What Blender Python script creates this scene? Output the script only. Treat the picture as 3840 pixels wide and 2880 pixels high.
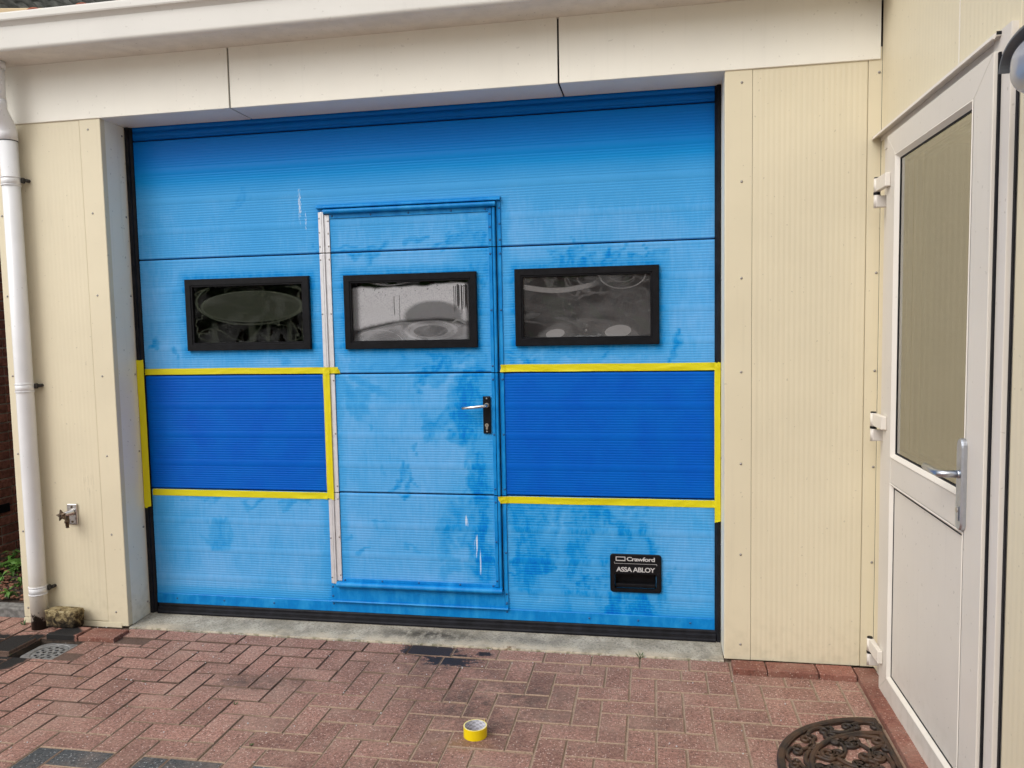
import bpy, bmesh, math, random
import numpy as np
from mathutils import Vector, Matrix, noise as mnoise
rad = math.radians
for o in list(bpy.data.objects): bpy.data.objects.remove(o)
scn = bpy.context.scene
COL = scn.collection
# ------------------------------------------------------------------ camera
CAM = (0.7406, -3.6253, 1.4928)
cam = bpy.data.cameras.new('camera'); camo = bpy.data.objects.new('camera', cam); COL.objects.link(camo)
right = Vector((0.98368253, 0.17887182, -0.0193276)); up = Vector((0.00560652, 0.0768988, 0.99702314)); fwd = Vector((-0.17982561, 0.9808626, -0.07464116))
mw = Matrix((right, up, -fwd)).transposed().to_4x4(); mw.translation = CAM
camo.matrix_world = mw
cam.sensor_width = 36; cam.lens = 27.343; cam.clip_start = 0.05; cam.clip_end = 400
scn.camera = camo
# ------------------------------------------------------------------ sky and sun (bright overcast)
SUN_EL, SUN_AZ = 45.0, 216.0        # azimuth clockwise from +y: light comes from the left, behind the camera
w = bpy.data.worlds.new('World'); scn.world = w; w.use_nodes = True
nt = w.node_tree; nt.nodes.clear()
sky = nt.nodes.new('ShaderNodeTexSky'); sky.sky_type = 'NISHITA'; sky.sun_disc = False
sky.sun_elevation = rad(SUN_EL); sky.sun_rotation = rad(SUN_AZ); sky.dust_density = 6.0; sky.air_density = 1.0; sky.ozone_density = 1.0
hs = nt.nodes.new('ShaderNodeHueSaturation'); hs.inputs['Saturation'].default_value = 0.17   # cloud cover: nearly grey
bg = nt.nodes.new('ShaderNodeBackground'); bg.inputs['Strength'].default_value = 0.15
wo = nt.nodes.new('ShaderNodeOutputWorld')
nt.links.new(sky.outputs[0], hs.inputs['Color']); nt.links.new(hs.outputs[0], bg.inputs[0]); nt.links.new(bg.outputs[0], wo.inputs[0])
sl = bpy.data.lights.new('sun', 'SUN'); sl.energy = 0.5; sl.angle = rad(160); sl.color = (1.0, 0.985, 0.96)
so = bpy.data.objects.new('sun', sl); COL.objects.link(so)
sd = Vector((math.sin(rad(SUN_AZ)) * math.cos(rad(SUN_EL)), math.cos(rad(SUN_AZ)) * math.cos(rad(SUN_EL)), math.sin(rad(SUN_EL))))
so.rotation_euler = sd.to_track_quat('Z', 'Y').to_euler(); so.location = (-4, -8, 9)
scn.view_settings.view_transform = 'Standard'; scn.view_settings.look = 'None'
scn.view_settings.exposure = 0.22; scn.view_settings.gamma = 1.0; scn.view_settings.use_curve_mapping = False
scn.render.engine = 'CYCLES'; scn.cycles.max_bounces = 6; scn.cycles.diffuse_bounces = 3; scn.cycles.glossy_bounces = 3; scn.cycles.transparent_max_bounces = 8; scn.cycles.caustics_reflective = False; scn.cycles.caustics_refractive = False
scn.cycles.use_adaptive_sampling = True; scn.cycles.adaptive_threshold = 0.025; scn.cycles.use_denoising = True

# ================================================================== node helpers
class N:
    def __init__(s, name):
        s.m = bpy.data.materials.new(name); s.m.use_nodes = True
        s.t = s.m.node_tree; s.t.nodes.clear()
        s.out = s.n('ShaderNodeOutputMaterial')
    def n(s, ty, **kw):
        x = s.t.nodes.new(ty)
        for k, v in kw.items(): setattr(x, k, v)
        return x
    def put(s, sock, v):
        if hasattr(v, 'default_value') or isinstance(v, bpy.types.NodeSocket): s.t.links.new(v, sock)
        elif isinstance(v, (tuple, list)):
            sock.default_value = tuple(v) + ((1.0,) if len(v) == 3 and len(sock.default_value) == 4 else ())
        else: sock.default_value = v
    def pos(s): return s.n('ShaderNodeNewGeometry').outputs['Position']
    def objc(s): return s.n('ShaderNodeTexCoord').outputs['Object']
    def xyz(s, v=None):
        x = s.n('ShaderNodeSeparateXYZ'); s.put(x.inputs[0], v if v is not None else s.pos()); return x.outputs
    def comb(s, a, b, c):
        x = s.n('ShaderNodeCombineXYZ')
        for i, v in enumerate((a, b, c)): s.put(x.inputs[i], v)
        return x.outputs[0]
    def vm(s, v, sc, add=(0, 0, 0)):
        x = s.n('ShaderNodeMapping'); s.put(x.inputs['Vector'], v); x.inputs['Scale'].default_value = sc; x.inputs['Location'].default_value = add
        return x.outputs[0]
    def noise(s, scale, detail=3, rough=.55, v=None, dist=0.0):
        x = s.n('ShaderNodeTexNoise'); s.put(x.inputs['Vector'], v if v is not None else s.pos())
        x.inputs['Scale'].default_value = scale; x.inputs['Detail'].default_value = detail; x.inputs['Roughness'].default_value = rough; x.inputs['Distortion'].default_value = dist
        return x.outputs[0]
    def vor(s, scale, v=None, feat='F1', out=0):
        x = s.n('ShaderNodeTexVoronoi', feature=feat); s.put(x.inputs['Vector'], v if v is not None else s.pos()); x.inputs['Scale'].default_value = scale
        return x.outputs[out]
    def math(s, op, a, b=0.0, clamp=False):
        x = s.n('ShaderNodeMath', operation=op); x.use_clamp = clamp; s.put(x.inputs[0], a); s.put(x.inputs[1], b); return x.outputs[0]
    def add(s, a, b): return s.math('ADD', a, b)
    def mul(s, a, b): return s.math('MULTIPLY', a, b)
    def sub(s, a, b): return s.math('SUBTRACT', a, b)
    def sm(s, v, a, b, lo=0.0, hi=1.0):
        x = s.n('ShaderNodeMapRange', interpolation_type='SMOOTHSTEP'); s.put(x.inputs[0], v)
        for i, q in enumerate((a, b, lo, hi)): s.put(x.inputs[i + 1], q)
        return x.outputs[0]
    def mix(s, f, a, b):
        x = s.n('ShaderNodeMix', data_type='RGBA'); s.put(x.inputs[0], f); s.put(x.inputs[6], a); s.put(x.inputs[7], b); return x.outputs[2]
    def mulc(s, a, b, f=1.0):
        x = s.n('ShaderNodeMix', data_type='RGBA', blend_type='MULTIPLY'); s.put(x.inputs[0], f); s.put(x.inputs[6], a); s.put(x.inputs[7], b); return x.outputs[2]
    def ramp(s, f, stops):
        x = s.n('ShaderNodeValToRGB'); s.put(x.inputs[0], f); e = x.color_ramp.elements
        while len(e) < len(stops): e.new(.5)
        for el, (p, c) in zip(e, stops): el.position = p; el.color = tuple(c) + (1,)
        return x.outputs[0]
    def attr(s, nm):
        return s.n('ShaderNodeAttribute', attribute_name=nm).outputs['Fac']
    def rnd(s): return s.n('ShaderNodeObjectInfo').outputs['Random']
    def gauss(s, p, c, r):            # soft bump of influence round a place (c, radii r), 1 at the centre
        x = s.n('ShaderNodeMapping'); s.put(x.inputs['Vector'], p)
        x.inputs['Scale'].default_value = tuple(1 / q for q in r); x.inputs['Location'].default_value = tuple(-a / q for a, q in zip(c, r))
        l = s.n('ShaderNodeVectorMath', operation='LENGTH'); s.t.links.new(x.outputs[0], l.inputs[0])
        return s.sm(l.outputs['Value'], 1.0, 0.0)
    def bump(s, h, strength=.3, dist=.002, normal=None):
        x = s.n('ShaderNodeBump'); s.put(x.inputs['Height'], h); x.inputs['Strength'].default_value = strength; x.inputs['Distance'].default_value = dist
        if normal: s.put(x.inputs['Normal'], normal)
        return x.outputs[0]
    def bsdf(s, col, rough=.5, metal=0.0, normal=None, spec=.5, **kw):
        x = s.n('ShaderNodeBsdfPrincipled'); s.put(x.inputs['Base Color'], col); s.put(x.inputs['Roughness'], rough); s.put(x.inputs['Metallic'], metal)
        s.put(x.inputs['Specular IOR Level'], spec)
        if normal: s.put(x.inputs['Normal'], normal)
        for k, v in kw.items(): s.put(x.inputs[k], v)
        return x.outputs[0]
    def end(s, sh): s.t.links.new(sh, s.out.inputs[0]); return s.m

# ================================================================== materials
MAT = {}
def simple(key, col, rough=.5, metal=0.0, var=.06, scale=9, spec=.5, bumpy=0.0, bscale=300, speck=0.0):
    k = N(key); f = k.noise(scale, 4)
    c = k.mix(k.sm(f, .3, .7), tuple(q * (1 - var) for q in col), tuple(min(1, q * (1 + var)) for q in col))
    if speck:
        v = k.sm(k.noise(95, 2, .5), .70, .745); c = k.mix(k.mul(v, speck), c, (.10, .085, .06))
    nrm = k.bump(k.noise(bscale, 3), bumpy, .001) if bumpy else None
    r = k.add(rough - .06, k.mul(k.noise(scale * 3, 3), .12))
    MAT[key] = k.end(k.bsdf(c, r, metal, nrm, spec)); return MAT[key]
def clad(key, col, dirt=.5):
    k = N(key); p = k.pos(); x, y, z = k.xyz(p)
    f = k.noise(2.2, 4)
    c = k.mix(k.sm(f, .3, .7), tuple(q * .965 for q in col), tuple(min(1, q * 1.02) for q in col))
    st = k.noise(1.0, 3, .6, k.vm(p, (34, 34, 1.3)))                        # thin vertical rain streaks
    c = k.mix(k.mul(k.sm(st, .56, .78), .34 * dirt), c, tuple(q * .70 for q in col))
    v = k.sm(k.noise(60, 1, .5), .735, .765); c = k.mix(k.mul(v, .55 * dirt), c, (.16, .13, .09))   # fly specks and small knocks
    sc_ = k.mul(k.gauss(p, (-2.08, -.2, .74), (.07, .1, .11)), k.sm(k.noise(1.0, 3, .6, k.vm(p, (190, 190, 16))), .60, .66)); c = k.mix(k.mul(sc_, .75 * dirt), c, (.12, .10, .07))
    fl = k.sm(k.noise(21, 5, .7), .62, .74); c = k.mix(k.mul(fl, .16 * dirt), c, tuple(q * .72 for q in col))
    low = k.mul(k.sm(z, .32, .0), k.sm(k.noise(24, 4), .42, .72)); c = k.mix(k.mul(low, .4 * dirt), c, (.33, .29, .19))
    big = k.bump(k.noise(3.5, 2), .25, .012)                                    # sheet is never dead flat
    MAT[key] = k.end(k.bsdf(c, k.add(.36, k.mul(k.noise(12, 3), .14)), 0, k.bump(k.noise(420, 2), .12, .0006, big), .40)); return MAT[key]
clad('cream_cladding', (.685, .612, .445)); clad('offwhite_panel', (.84, .81, .72), .30); clad('reveal_panel', (.84, .80, .68), .8)
clad('fascia_white', (.645, .625, .58), .3); clad('frame_pvc', (.66, .615, .56), .45); clad('leaf_pvc', (.665, .62, .555), .5)
clad('bead_pvc', (.75, .70, .625), .3)
simple('soffit_dirty', (.70, .655, .585), .7, var=.06, scale=14, speck=.5)
simple('black_plastic', (.0065, .0065, .008), .42, var=.25, scale=30, spec=.16)
simple('black_rubber', (.009, .009, .012), .6, var=.4, scale=22, spec=.18)
simple('dark_gap', (.006, .006, .007), .9)
simple('aluminium', (.70, .70, .72), .38, .35, var=.05, scale=40)
simple('brushed_steel', (.52, .55, .60), .30, 1.0, var=.05, scale=60)
simple('lever_steel', (.75, .74, .72), .24, 1.0, var=.03, scale=60)
simple('screw_steel', (.33, .31, .29), .42, .9)
simple('screw_blue', (.012, .10, .27), .5, .2)
simple('tap_chrome', (.62, .60, .58), .18, 1.0, var=.1, scale=80)
simple('tap_brass', (.13, .095, .065), .42, .85, var=.3, scale=90)
simple('lamp_hood', (.12, .125, .13), .4, var=.2)
simple('lamp_glass', (.30, .33, .40), .12, spec=.8, var=.03)
simple('interior', (.035, .035, .037), .8)
simple('wood', (.26, .13, .05), .6, var=.2, scale=20)
simple('letter_white', (.50, .49, .49), .5)
simple('lock_brass', (.48, .43, .36), .35, .8)
simple('core_paper', (.62, .62, .68), .8, var=.02)
simple('print_black', (.02, .02, .025), .6)
simple('grate_metal', (.25, .25, .245), .5, .4, var=.25, scale=50)
simple('pipe_white', (.74, .74, .75), .32, var=.02, scale=4, speck=.35)
simple('bracket_metal', (.05, .045, .04), .6, .5, var=.4, scale=60)
simple('board_cream', (.62, .47, .27), .6)
simple('clay_red', (.38, .11, .06), .8, var=.2, scale=30)
simple('leaf_green', (.085, .19, .03), .5, var=.5, scale=25)
simple('grass_green', (.045, .10, .02), .6, var=.4, scale=60)
simple('bark', (.19, .085, .05), .9, var=.55, scale=40)
simple('soil', (.05, .035, .025), .95, var=.5, scale=30, bumpy=.8, bscale=90)
simple('kerb_concrete', (.17, .165, .155), .9, var=.35, scale=40, bumpy=.6, bscale=140)
simple('mortar', (.40, .34, .29), .95, var=.2, scale=40, bumpy=.6, bscale=120)
simple('tile_grey', (.11, .11, .095), .85, var=.45, scale=14, bumpy=.5, bscale=70)

def pipe_mat():
    k = N('pipe_stained'); p = k.pos(); z = k.xyz(p)[2]
    c = k.mix(k.sm(k.noise(5, 3), .3, .7), (.70, .70, .705), (.76, .76, .77))
    v = k.sm(k.noise(90, 2, .5), .72, .75); c = k.mix(k.mul(v, .4), c, (.2, .18, .14))
    h = k.add(z, k.mul(k.sub(k.noise(30, 5, .7), .5), .17))
    c = k.mix(k.sm(z, .5, .05), c, k.mulc(c, (.93, .86, .74)))
    c = k.mix(k.sm(h, .075, .055), c, (.008, .007, .006))                  # tarred foot, flaking
    MAT['pipe_stained'] = k.end(k.bsdf(c, .33, 0, None, .5))
pipe_mat()

def door_paint():
    k = N('door_paint'); p = k.pos(); x, y, z = k.xyz(p)
    f = k.attr('clean_shade'); wp = k.attr('wipe')
    big = k.noise(3.1, 4, .6); med = k.noise(1.0, 5, .62, k.vm(p, (16, 1, 9))); strk = k.noise(1.0, 4, .6, k.vm(p, (70, 1, 11)))
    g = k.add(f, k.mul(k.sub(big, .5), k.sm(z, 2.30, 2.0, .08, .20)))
    tex = k.add(k.mul(med, .55), k.mul(k.noise(1.0, 5, .68, k.vm(p, (60, 1, 22))), .45))              # streaks of the cloth
    g = k.add(g, k.mul(wp, k.add(.32, k.mul(k.sm(tex, .38, .62), .74))))
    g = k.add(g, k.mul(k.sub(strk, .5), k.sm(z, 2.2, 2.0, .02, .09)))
    g = k.mix(k.sm(f, .86, .95), g, k.add(k.sub(f, .05), k.mul(k.sub(k.noise(6, 4, .6), .5), .22)))
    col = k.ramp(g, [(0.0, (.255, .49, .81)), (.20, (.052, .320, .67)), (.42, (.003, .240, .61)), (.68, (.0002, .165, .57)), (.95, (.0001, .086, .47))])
    fine = k.noise(230, 2, .6); col = k.mix(k.mul(k.mul(k.sm(fine, .4, .75), .10), k.sm(g, .5, .1)), col, (.30, .50, .80))
    # white paint runs and scrapes, each with its own place on the door
    def white(cx, cz, rx, rz, sx, sz, lo, seed):
        m = k.gauss(p, (cx, -.005, cz), (rx, .2, rz)); nn = k.noise(1.0, 3, .6, k.vm(p, (sx, 1, sz), (seed, 0, 0)))
        return k.mul(k.sm(k.mul(nn, k.add(.55, k.mul(m, .55))), lo, lo + .07), k.sm(m, .02, .3))
    ws = [white(-.967, 2.10, .018, .17, 330, 60, .47, 3.3), white(-.938, 2.03, .010, .11, 330, 60, .50, 5.9), white(-.118, .44, .028, .17, 95, 7, .50, 7.), white(-.098, .32, .012, .17, 60, 4, .46, 9.), white(-.16, .55, .024, .10, 100, 8, .52, 1.7)]
    t = ws[0]
    for q in ws[1:]: t = k.math('MAXIMUM', t, q)
    col = k.mix(k.mul(t, .75), col, (.62, .72, .84))
    r = k.sm(g, .1, .9, .60, .36)
    b = k.noise(1.0, 3, .6, k.vm(p, (150, 1, 420)))
    MAT['door_paint'] = k.end(k.bsdf(col, r, 0, k.bump(b, .30, .0012), .12))
door_paint()
def trim_paint():
    k = N('trim_paint'); p = k.pos()
    n1 = k.noise(1.0, 4, .65, k.vm(p, (22, 3, 6))); n2 = k.noise(14, 4)
    g = k.add(k.mul(n1, .6), k.mul(n2, .5))
    col = k.ramp(g, [(.30, (.0005, .135, .45)), (.52, (.001, .20, .55)), (.70, (.020, .28, .63)), (.9, (.10, .36, .68))])
    v = k.sm(k.noise(45, 3), .70, .76); col = k.mix(k.mul(v, .35), col, (.05, .09, .12))
    MAT['trim_paint'] = k.end(k.bsdf(col, .40, 0, None, .22))
trim_paint()

def tape():
    k = N('tape_yellow'); p = k.pos()
    wv = k.noise(1.0, 4, .6, k.vm(p, (9, 1, 9)))
    c = k.mix(wv, (.74, .63, .004), (.80, .72, .01))
    b = k.noise(26, 4, .6, None, 1.2)
    sh = k.bsdf(c, .42, 0, k.bump(b, .35, .004), .4)
    tr = k.n('ShaderNodeBsdfTransparent'); tr.inputs[0].default_value = (1, .93, .25, 1)
    mx = k.n('ShaderNodeMixShader'); mx.inputs[0].default_value = .83
    k.t.links.new(tr.outputs[0], mx.inputs[1]); k.t.links.new(sh, mx.inputs[2])
    MAT['tape_yellow'] = k.end(mx.outputs[0])
tape()
simple('roll_yellow', (.80, .60, .003), .38, var=.02); simple('roll_side', (.80, .70, .28), .6, var=.05)

def paver(key, cols, grey=False):
    k = N(key); p = k.pos(); x, y, z = k.xyz(p); r = k.rnd()
    a, b, c3 = cols
    col = k.mix(k.sm(k.add(k.mul(k.noise(85, 4, .8), .65), k.mul(k.noise(300, 2, .6), .35)), .40, .60), a, b)
    col = k.mix(k.sm(k.noise(5, 3), .35, .7), col, k.mulc(col, (.80, .80, .80)))
    tone = k.n('ShaderNodeHueSaturation'); k.put(tone.inputs['Value'], k.add(.84, k.mul(r, .26))); k.put(tone.inputs['Color'], col); col = tone.outputs[0]
    cell = k.vor(330); rnd_c = k.n('ShaderNodeTexVoronoi'); k.put(rnd_c.inputs['Vector'], p); rnd_c.inputs['Scale'].default_value = 125
    sel = k.sm(k.xyz(rnd_c.outputs['Color'])[0], .74, .80); dot = k.sm(rnd_c.outputs['Distance'], .44, .26)
    col = k.mix(k.mul(k.mul(sel, dot), .6), col, c3)                          # pale aggregate grains
    dk = k.sm(k.xyz(rnd_c.outputs['Color'])[1], .76, .82); col = k.mix(k.mul(k.mul(dk, dot), .7), col, (.05, .037, .032))
    dust = k.mul(k.sm(k.noise(3.3, 5, .7), .42, .72), .38); col = k.mix(dust, col, (.42, .29, .225))
    if not grey:
        fine = k.noise(26, 5, .65); blot = k.noise(4.2, 4, .6)
        def stain(parts):
            t = None
            for cc, rr, am in parts:
                g = k.mul(k.gauss(p, cc, rr), am); t = g if t is None else k.math('MAXIMUM', t, g)
            return t
        grime = stain([((.10, -.70, 0), (.66, .50, .5), 1.1), ((-.15, -.42, 0), (.55, .30, .5), .95), ((-.95, -.68, 0), (.45, .15, .5), 1.0), ((.0, -1.3, 0), (.9, .35, .5), .5), ((.62, -.85, 0), (.4, .35, .5), .5), ((-.72, -.98, 0), (.25, .1, .5), .5)])
        m = k.mul(grime, k.sm(k.add(k.mul(fine, .5), k.mul(blot, .5)), .36, .62))
        col = k.mix(k.mul(m, .78), col, (.060, .045, .038))
        # soot-black wet area round the drain and old tar in front of the door
        blk = stain([((-2.45, -.60, 0), (.48, .34, .5), 2.2), ((-2.28, -.45, 0), (.30, .20, .5), 1.3), ((-2.13, -.34, 0), (.14, .14, .3), .9)])
        bm = k.sm(k.add(blk, k.mul(k.sub(k.noise(11, 5, .7), .5), .6)), .30, .50)
        col = k.mix(bm, col, (.013, .012, .0115))
        tar = stain([((-.29, -.25, 0), (.27, .15, .3), 1.1), ((-.17, -.34, 0), (.32, .17, .3), .80), ((-.03, -.26, 0), (.12, .06, .3), .75)])
        tm = k.sm(k.add(k.add(tar, k.mul(k.sub(k.noise(34, 5, .75), .5), 1.25)), k.mul(k.sub(k.noise(150, 3, .6), .5), .5)), .50, .60)
        col = k.mix(k.mul(tm, .93), col, (.010, .010, .011))
        orange = k.mul(stain([((.06, -1.03, 0), (.16, .07, .3), .8), ((-1.72, -.74, 0), (.03, .016, .3), 1.0)]), k.sm(fine, .35, .6)); col = k.mix(k.mul(orange, .6), col, (.22, .12, .03))
        rough = k.sub(.88, k.mul(tm, .4))
        rough = k.sub(rough, k.mul(bm, .12))
    else: rough = .85
    h = k.add(k.noise(260, 3, .6), k.mul(cell, .5))
    MAT[key] = k.end(k.bsdf(col, rough, 0, k.bump(h, .55, .0016), .3))
paver('paver_red', ((.178, .090, .069), (.415, .230, .180), (.68, .53, .45)))
paver('paver_grey', ((.040, .044, .047), (.125, .132, .135), (.42, .42, .42)), True)
paver('curb_red', ((.185, .070, .050), (.30, .130, .096), (.50, .36, .30)), False)

def sand():
    k = N('joint_sand'); p = k.pos(); x, y, z = k.xyz(p)
    f = k.noise(2.0, 4); warm = k.add(k.add(k.mul(x, .22), k.mul(y, -.34)), k.mul(k.sub(f, .5), .9))
    c = k.mix(k.sm(warm, -.02, .22), (.125, .082, .064), (.34, .245, .18))
    c = k.mix(k.sm(k.noise(120, 3), .45, .75), c, k.mulc(c, (.62, .6, .58)))
    g = k.mul(k.sm(k.noise(19, 3), .66, .72), .6); c = k.mix(g, c, (.05, .07, .02))
    far = k.sm(k.math('ABSOLUTE', k.add(y, .6)), 1.6, 2.2); far = k.math('MAXIMUM', far, k.sm(k.math('ABSOLUTE', x), 3.4, 5.0)); c = k.mix(far, c, (.52, .50, .48))   # unseen street paving beyond, made pale to bounce fill light
    MAT['joint_sand'] = k.end(k.bsdf(c, .95, 0, k.bump(k.noise(200, 3), .6, .003), .2))
sand()
def concrete():
    k = N('threshold_concrete'); p = k.pos(); x, y, z = k.xyz(p)
    c = k.mix(k.sm(k.noise(7, 5, .65), .32, .68), (.275, .248, .195), (.46, .42, .345))
    c = k.mix(k.mul(k.sm(k.noise(110, 4, .75), .48, .66), .75), c, (.11, .098, .08))
    c = k.mix(k.mul(k.sm(k.noise(90, 3, .7), .60, .70), .6), c, (.62, .58, .51))
    edge = k.mul(k.sm(k.add(y, k.mul(k.sub(k.noise(12, 4), .5), .10)), -.12, -.19), k.sm(k.noise(4, 3), .38, .58)); c = k.mix(k.mul(edge, .8), c, (.52, .44, .33))
    st = k.gauss(p, (-.33, -.10, 0), (.42, .085, .5)); st = k.mul(st, k.sm(k.noise(24, 5, .75), .34, .56)); c = k.mix(k.mul(st, .95), c, (.04, .034, .028))
    st2 = k.mul(k.gauss(p, (.15, -.11, 0), (.5, .07, .5)), k.sm(k.noise(14, 4), .4, .65)); c = k.mix(k.mul(st2, .7), c, (.11, .10, .088)); c = k.mix(k.mul(k.sm(k.noise(9, 5, .7), .50, .68), .45), c, (.13, .115, .095))
    ru = k.mul(k.gauss(p, (.075, -.19, 0), (.06, .03, .3)), k.sm(k.noise(60, 3), .4, .6)); c = k.mix(ru, c, (.13, .06, .02))
    gr = k.mul(k.sm(y, -.186, -.199), k.sm(k.noise(30, 4), .5, .6)); c = k.mix(k.mul(gr, .6), c, (.10, .10, .04))
    MAT['threshold_concrete'] = k.end(k.bsdf(c, .93, 0, k.bump(k.add(k.noise(170, 4, .7), k.noise(40, 3)), .7, .003), .25))
concrete()
def stone():
    k = N('weathered_stone'); p = k.pos(); z = k.xyz(p)[2]
    n1 = k.noise(34, 6, .7, None, .6)
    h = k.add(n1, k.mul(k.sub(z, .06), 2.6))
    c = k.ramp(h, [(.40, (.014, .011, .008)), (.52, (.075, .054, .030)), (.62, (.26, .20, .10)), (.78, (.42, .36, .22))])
    MAT['weathered_stone'] = k.end(k.bsdf(c, .95, 0, k.bump(k.noise(70, 5, .7), .9, .006), .2))
stone()
def house_brick():
    k = N('house_brick'); r = k.rnd()
    c = k.mix(r, (.22, .092, .066), (.36, .155, .11)); c = k.mix(k.sm(k.noise(38, 4), .35, .7), c, k.mulc(c, (.55, .5, .5)))
    MAT['house_brick'] = k.end(k.bsdf(c, .92, 0, k.bump(k.noise(60, 5, .7), .9, .006), .2))
house_brick()
def far_brick():
    k = N('brick_far'); p = k.pos(); x, y, z = k.xyz(p); b = k.n('ShaderNodeTexBrick'); k.put(b.inputs['Vector'], k.comb(k.add(x, y), z, 0.0))
    b.inputs['Color1'].default_value = (.22, .092, .066, 1); b.inputs['Color2'].default_value = (.36, .155, .11, 1); b.inputs['Mortar'].default_value = (.40, .34, .29, 1)
    b.inputs['Scale'].default_value = 1.0; b.inputs['Brick Width'].default_value = .2155; b.inputs['Row Height'].default_value = .0628; b.inputs['Mortar Size'].default_value = .005
    c = k.mulc(b.outputs['Color'], k.mix(k.noise(20, 4), (.7, .7, .7), (1, 1, 1)))
    MAT['brick_far'] = k.end(k.bsdf(c, .92, 0, k.bump(b.outputs['Fac'], -.6, .006), .2))
far_brick()
def mat_iron():
    k = N('mat_rubber'); p = k.pos()
    c = k.mix(k.sm(k.noise(9, 4), .42, .62), (.020, .013, .010), (.060, .030, .016)); c = k.mix(k.mul(k.sm(k.noise(70, 3), .6, .75), .4), c, (.13, .09, .06))
    MAT['mat_rubber'] = k.end(k.bsdf(c, .55, 0, k.bump(k.noise(120, 3), .4, .002), .4))
mat_iron()

def pane(key, ior, marks, tint=(.9, .92, .95), rough=.02, wav=0.0, wavscale=5.0, mark_col=(.42, .43, .46), gloss=(1, 1, 1)):
    """acrylic/glass sheet: clear body, Fresnel reflection, and a film of condensation, glue, scratches or painted reflections where `marks` says"""
    k = N(key); p = k.pos()
    nrm = k.bump(k.noise(wavscale, 2, .4, None, .8), wav, .05) if wav else None
    tr = k.n('ShaderNodeBsdfTransparent'); tr.inputs[0].default_value = tuple(tint) + (1,)
    gl = k.n('ShaderNodeBsdfGlossy'); gl.inputs['Roughness'].default_value = rough; gl.inputs[0].default_value = tuple(gloss) + (1,)
    fr = k.n('ShaderNodeFresnel'); fr.inputs['IOR'].default_value = ior
    if nrm: k.t.links.new(nrm, gl.inputs['Normal']); k.t.links.new(nrm, fr.inputs['Normal'])
    m1 = k.n('ShaderNodeMixShader'); k.t.links.new(fr.outputs[0], m1.inputs[0]); k.t.links.new(tr.outputs[0], m1.inputs[1]); k.t.links.new(gl.outputs[0], m1.inputs[2])
    res = m1.outputs[0]
    if marks:
        f = marks(k, p)
        di = k.bsdf(mark_col, .55, 0, None, .3)
        m2 = k.n('ShaderNodeMixShader'); k.put(m2.inputs[0], f); k.t.links.new(res, m2.inputs[1]); k.t.links.new(di, m2.inputs[2]); res = m2.outputs[0]
    MAT[key] = k.end(res)
def ell(k, p, cx, cz, rx, rz, a=.9, b=1.0, rot=0.0):
    x, y, z = k.xyz(p); dx = k.sub(x, cx); dz = k.sub(z, cz)
    if rot: c, s_ = math.cos(rot), math.sin(rot); dx, dz = k.add(k.mul(dx, c), k.mul(dz, s_)), k.sub(k.mul(dz, c), k.mul(dx, s_))
    d = k.add(k.math('POWER', k.math('ABSOLUTE', k.math('DIVIDE', dx, rx)), 2), k.math('POWER', k.math('ABSOLUTE', k.math('DIVIDE', dz, rz)), 2))
    return d
def inside(k, d, e=.06): return k.sm(d, 1 + e, 1 - e)
def ring(k, d, wd=.10): return k.sm(k.math('ABSOLUTE', k.sub(d, 1.0)), wd, 0.0)
def swirl(k, p, sc, seed, lo=.015):
    v = k.vm(p, (sc, 1, sc * 1.5), (seed, 0, seed)); n = k.noise(1.0, 2, .4, v, 1.6)
    return k.sm(k.math('ABSOLUTE', k.sub(n, .5)), lo, 0.0)
def mx(k, *a):
    t = a[0]
    for q in a[1:]: t = k.math('MAXIMUM', t, q)
    return t
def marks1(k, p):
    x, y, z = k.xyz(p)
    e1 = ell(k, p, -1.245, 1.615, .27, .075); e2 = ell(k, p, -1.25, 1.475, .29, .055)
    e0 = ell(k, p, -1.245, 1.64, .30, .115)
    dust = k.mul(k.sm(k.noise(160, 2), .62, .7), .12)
    t = mx(k, k.mul(inside(k, e1), .075), k.mul(ring(k, e1, .14), .14), k.mul(ring(k, e0, .08), .13), k.mul(ring(k, e2, .06), .10), k.mul(swirl(k, p, 3.0, 4.2, .02), .10), 0.0)  # greenish ellipse and swirl painted in for warped reflections
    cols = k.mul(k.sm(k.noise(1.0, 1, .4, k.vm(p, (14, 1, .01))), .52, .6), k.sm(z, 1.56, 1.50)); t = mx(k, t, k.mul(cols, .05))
    return k.add(t, dust)
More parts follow.
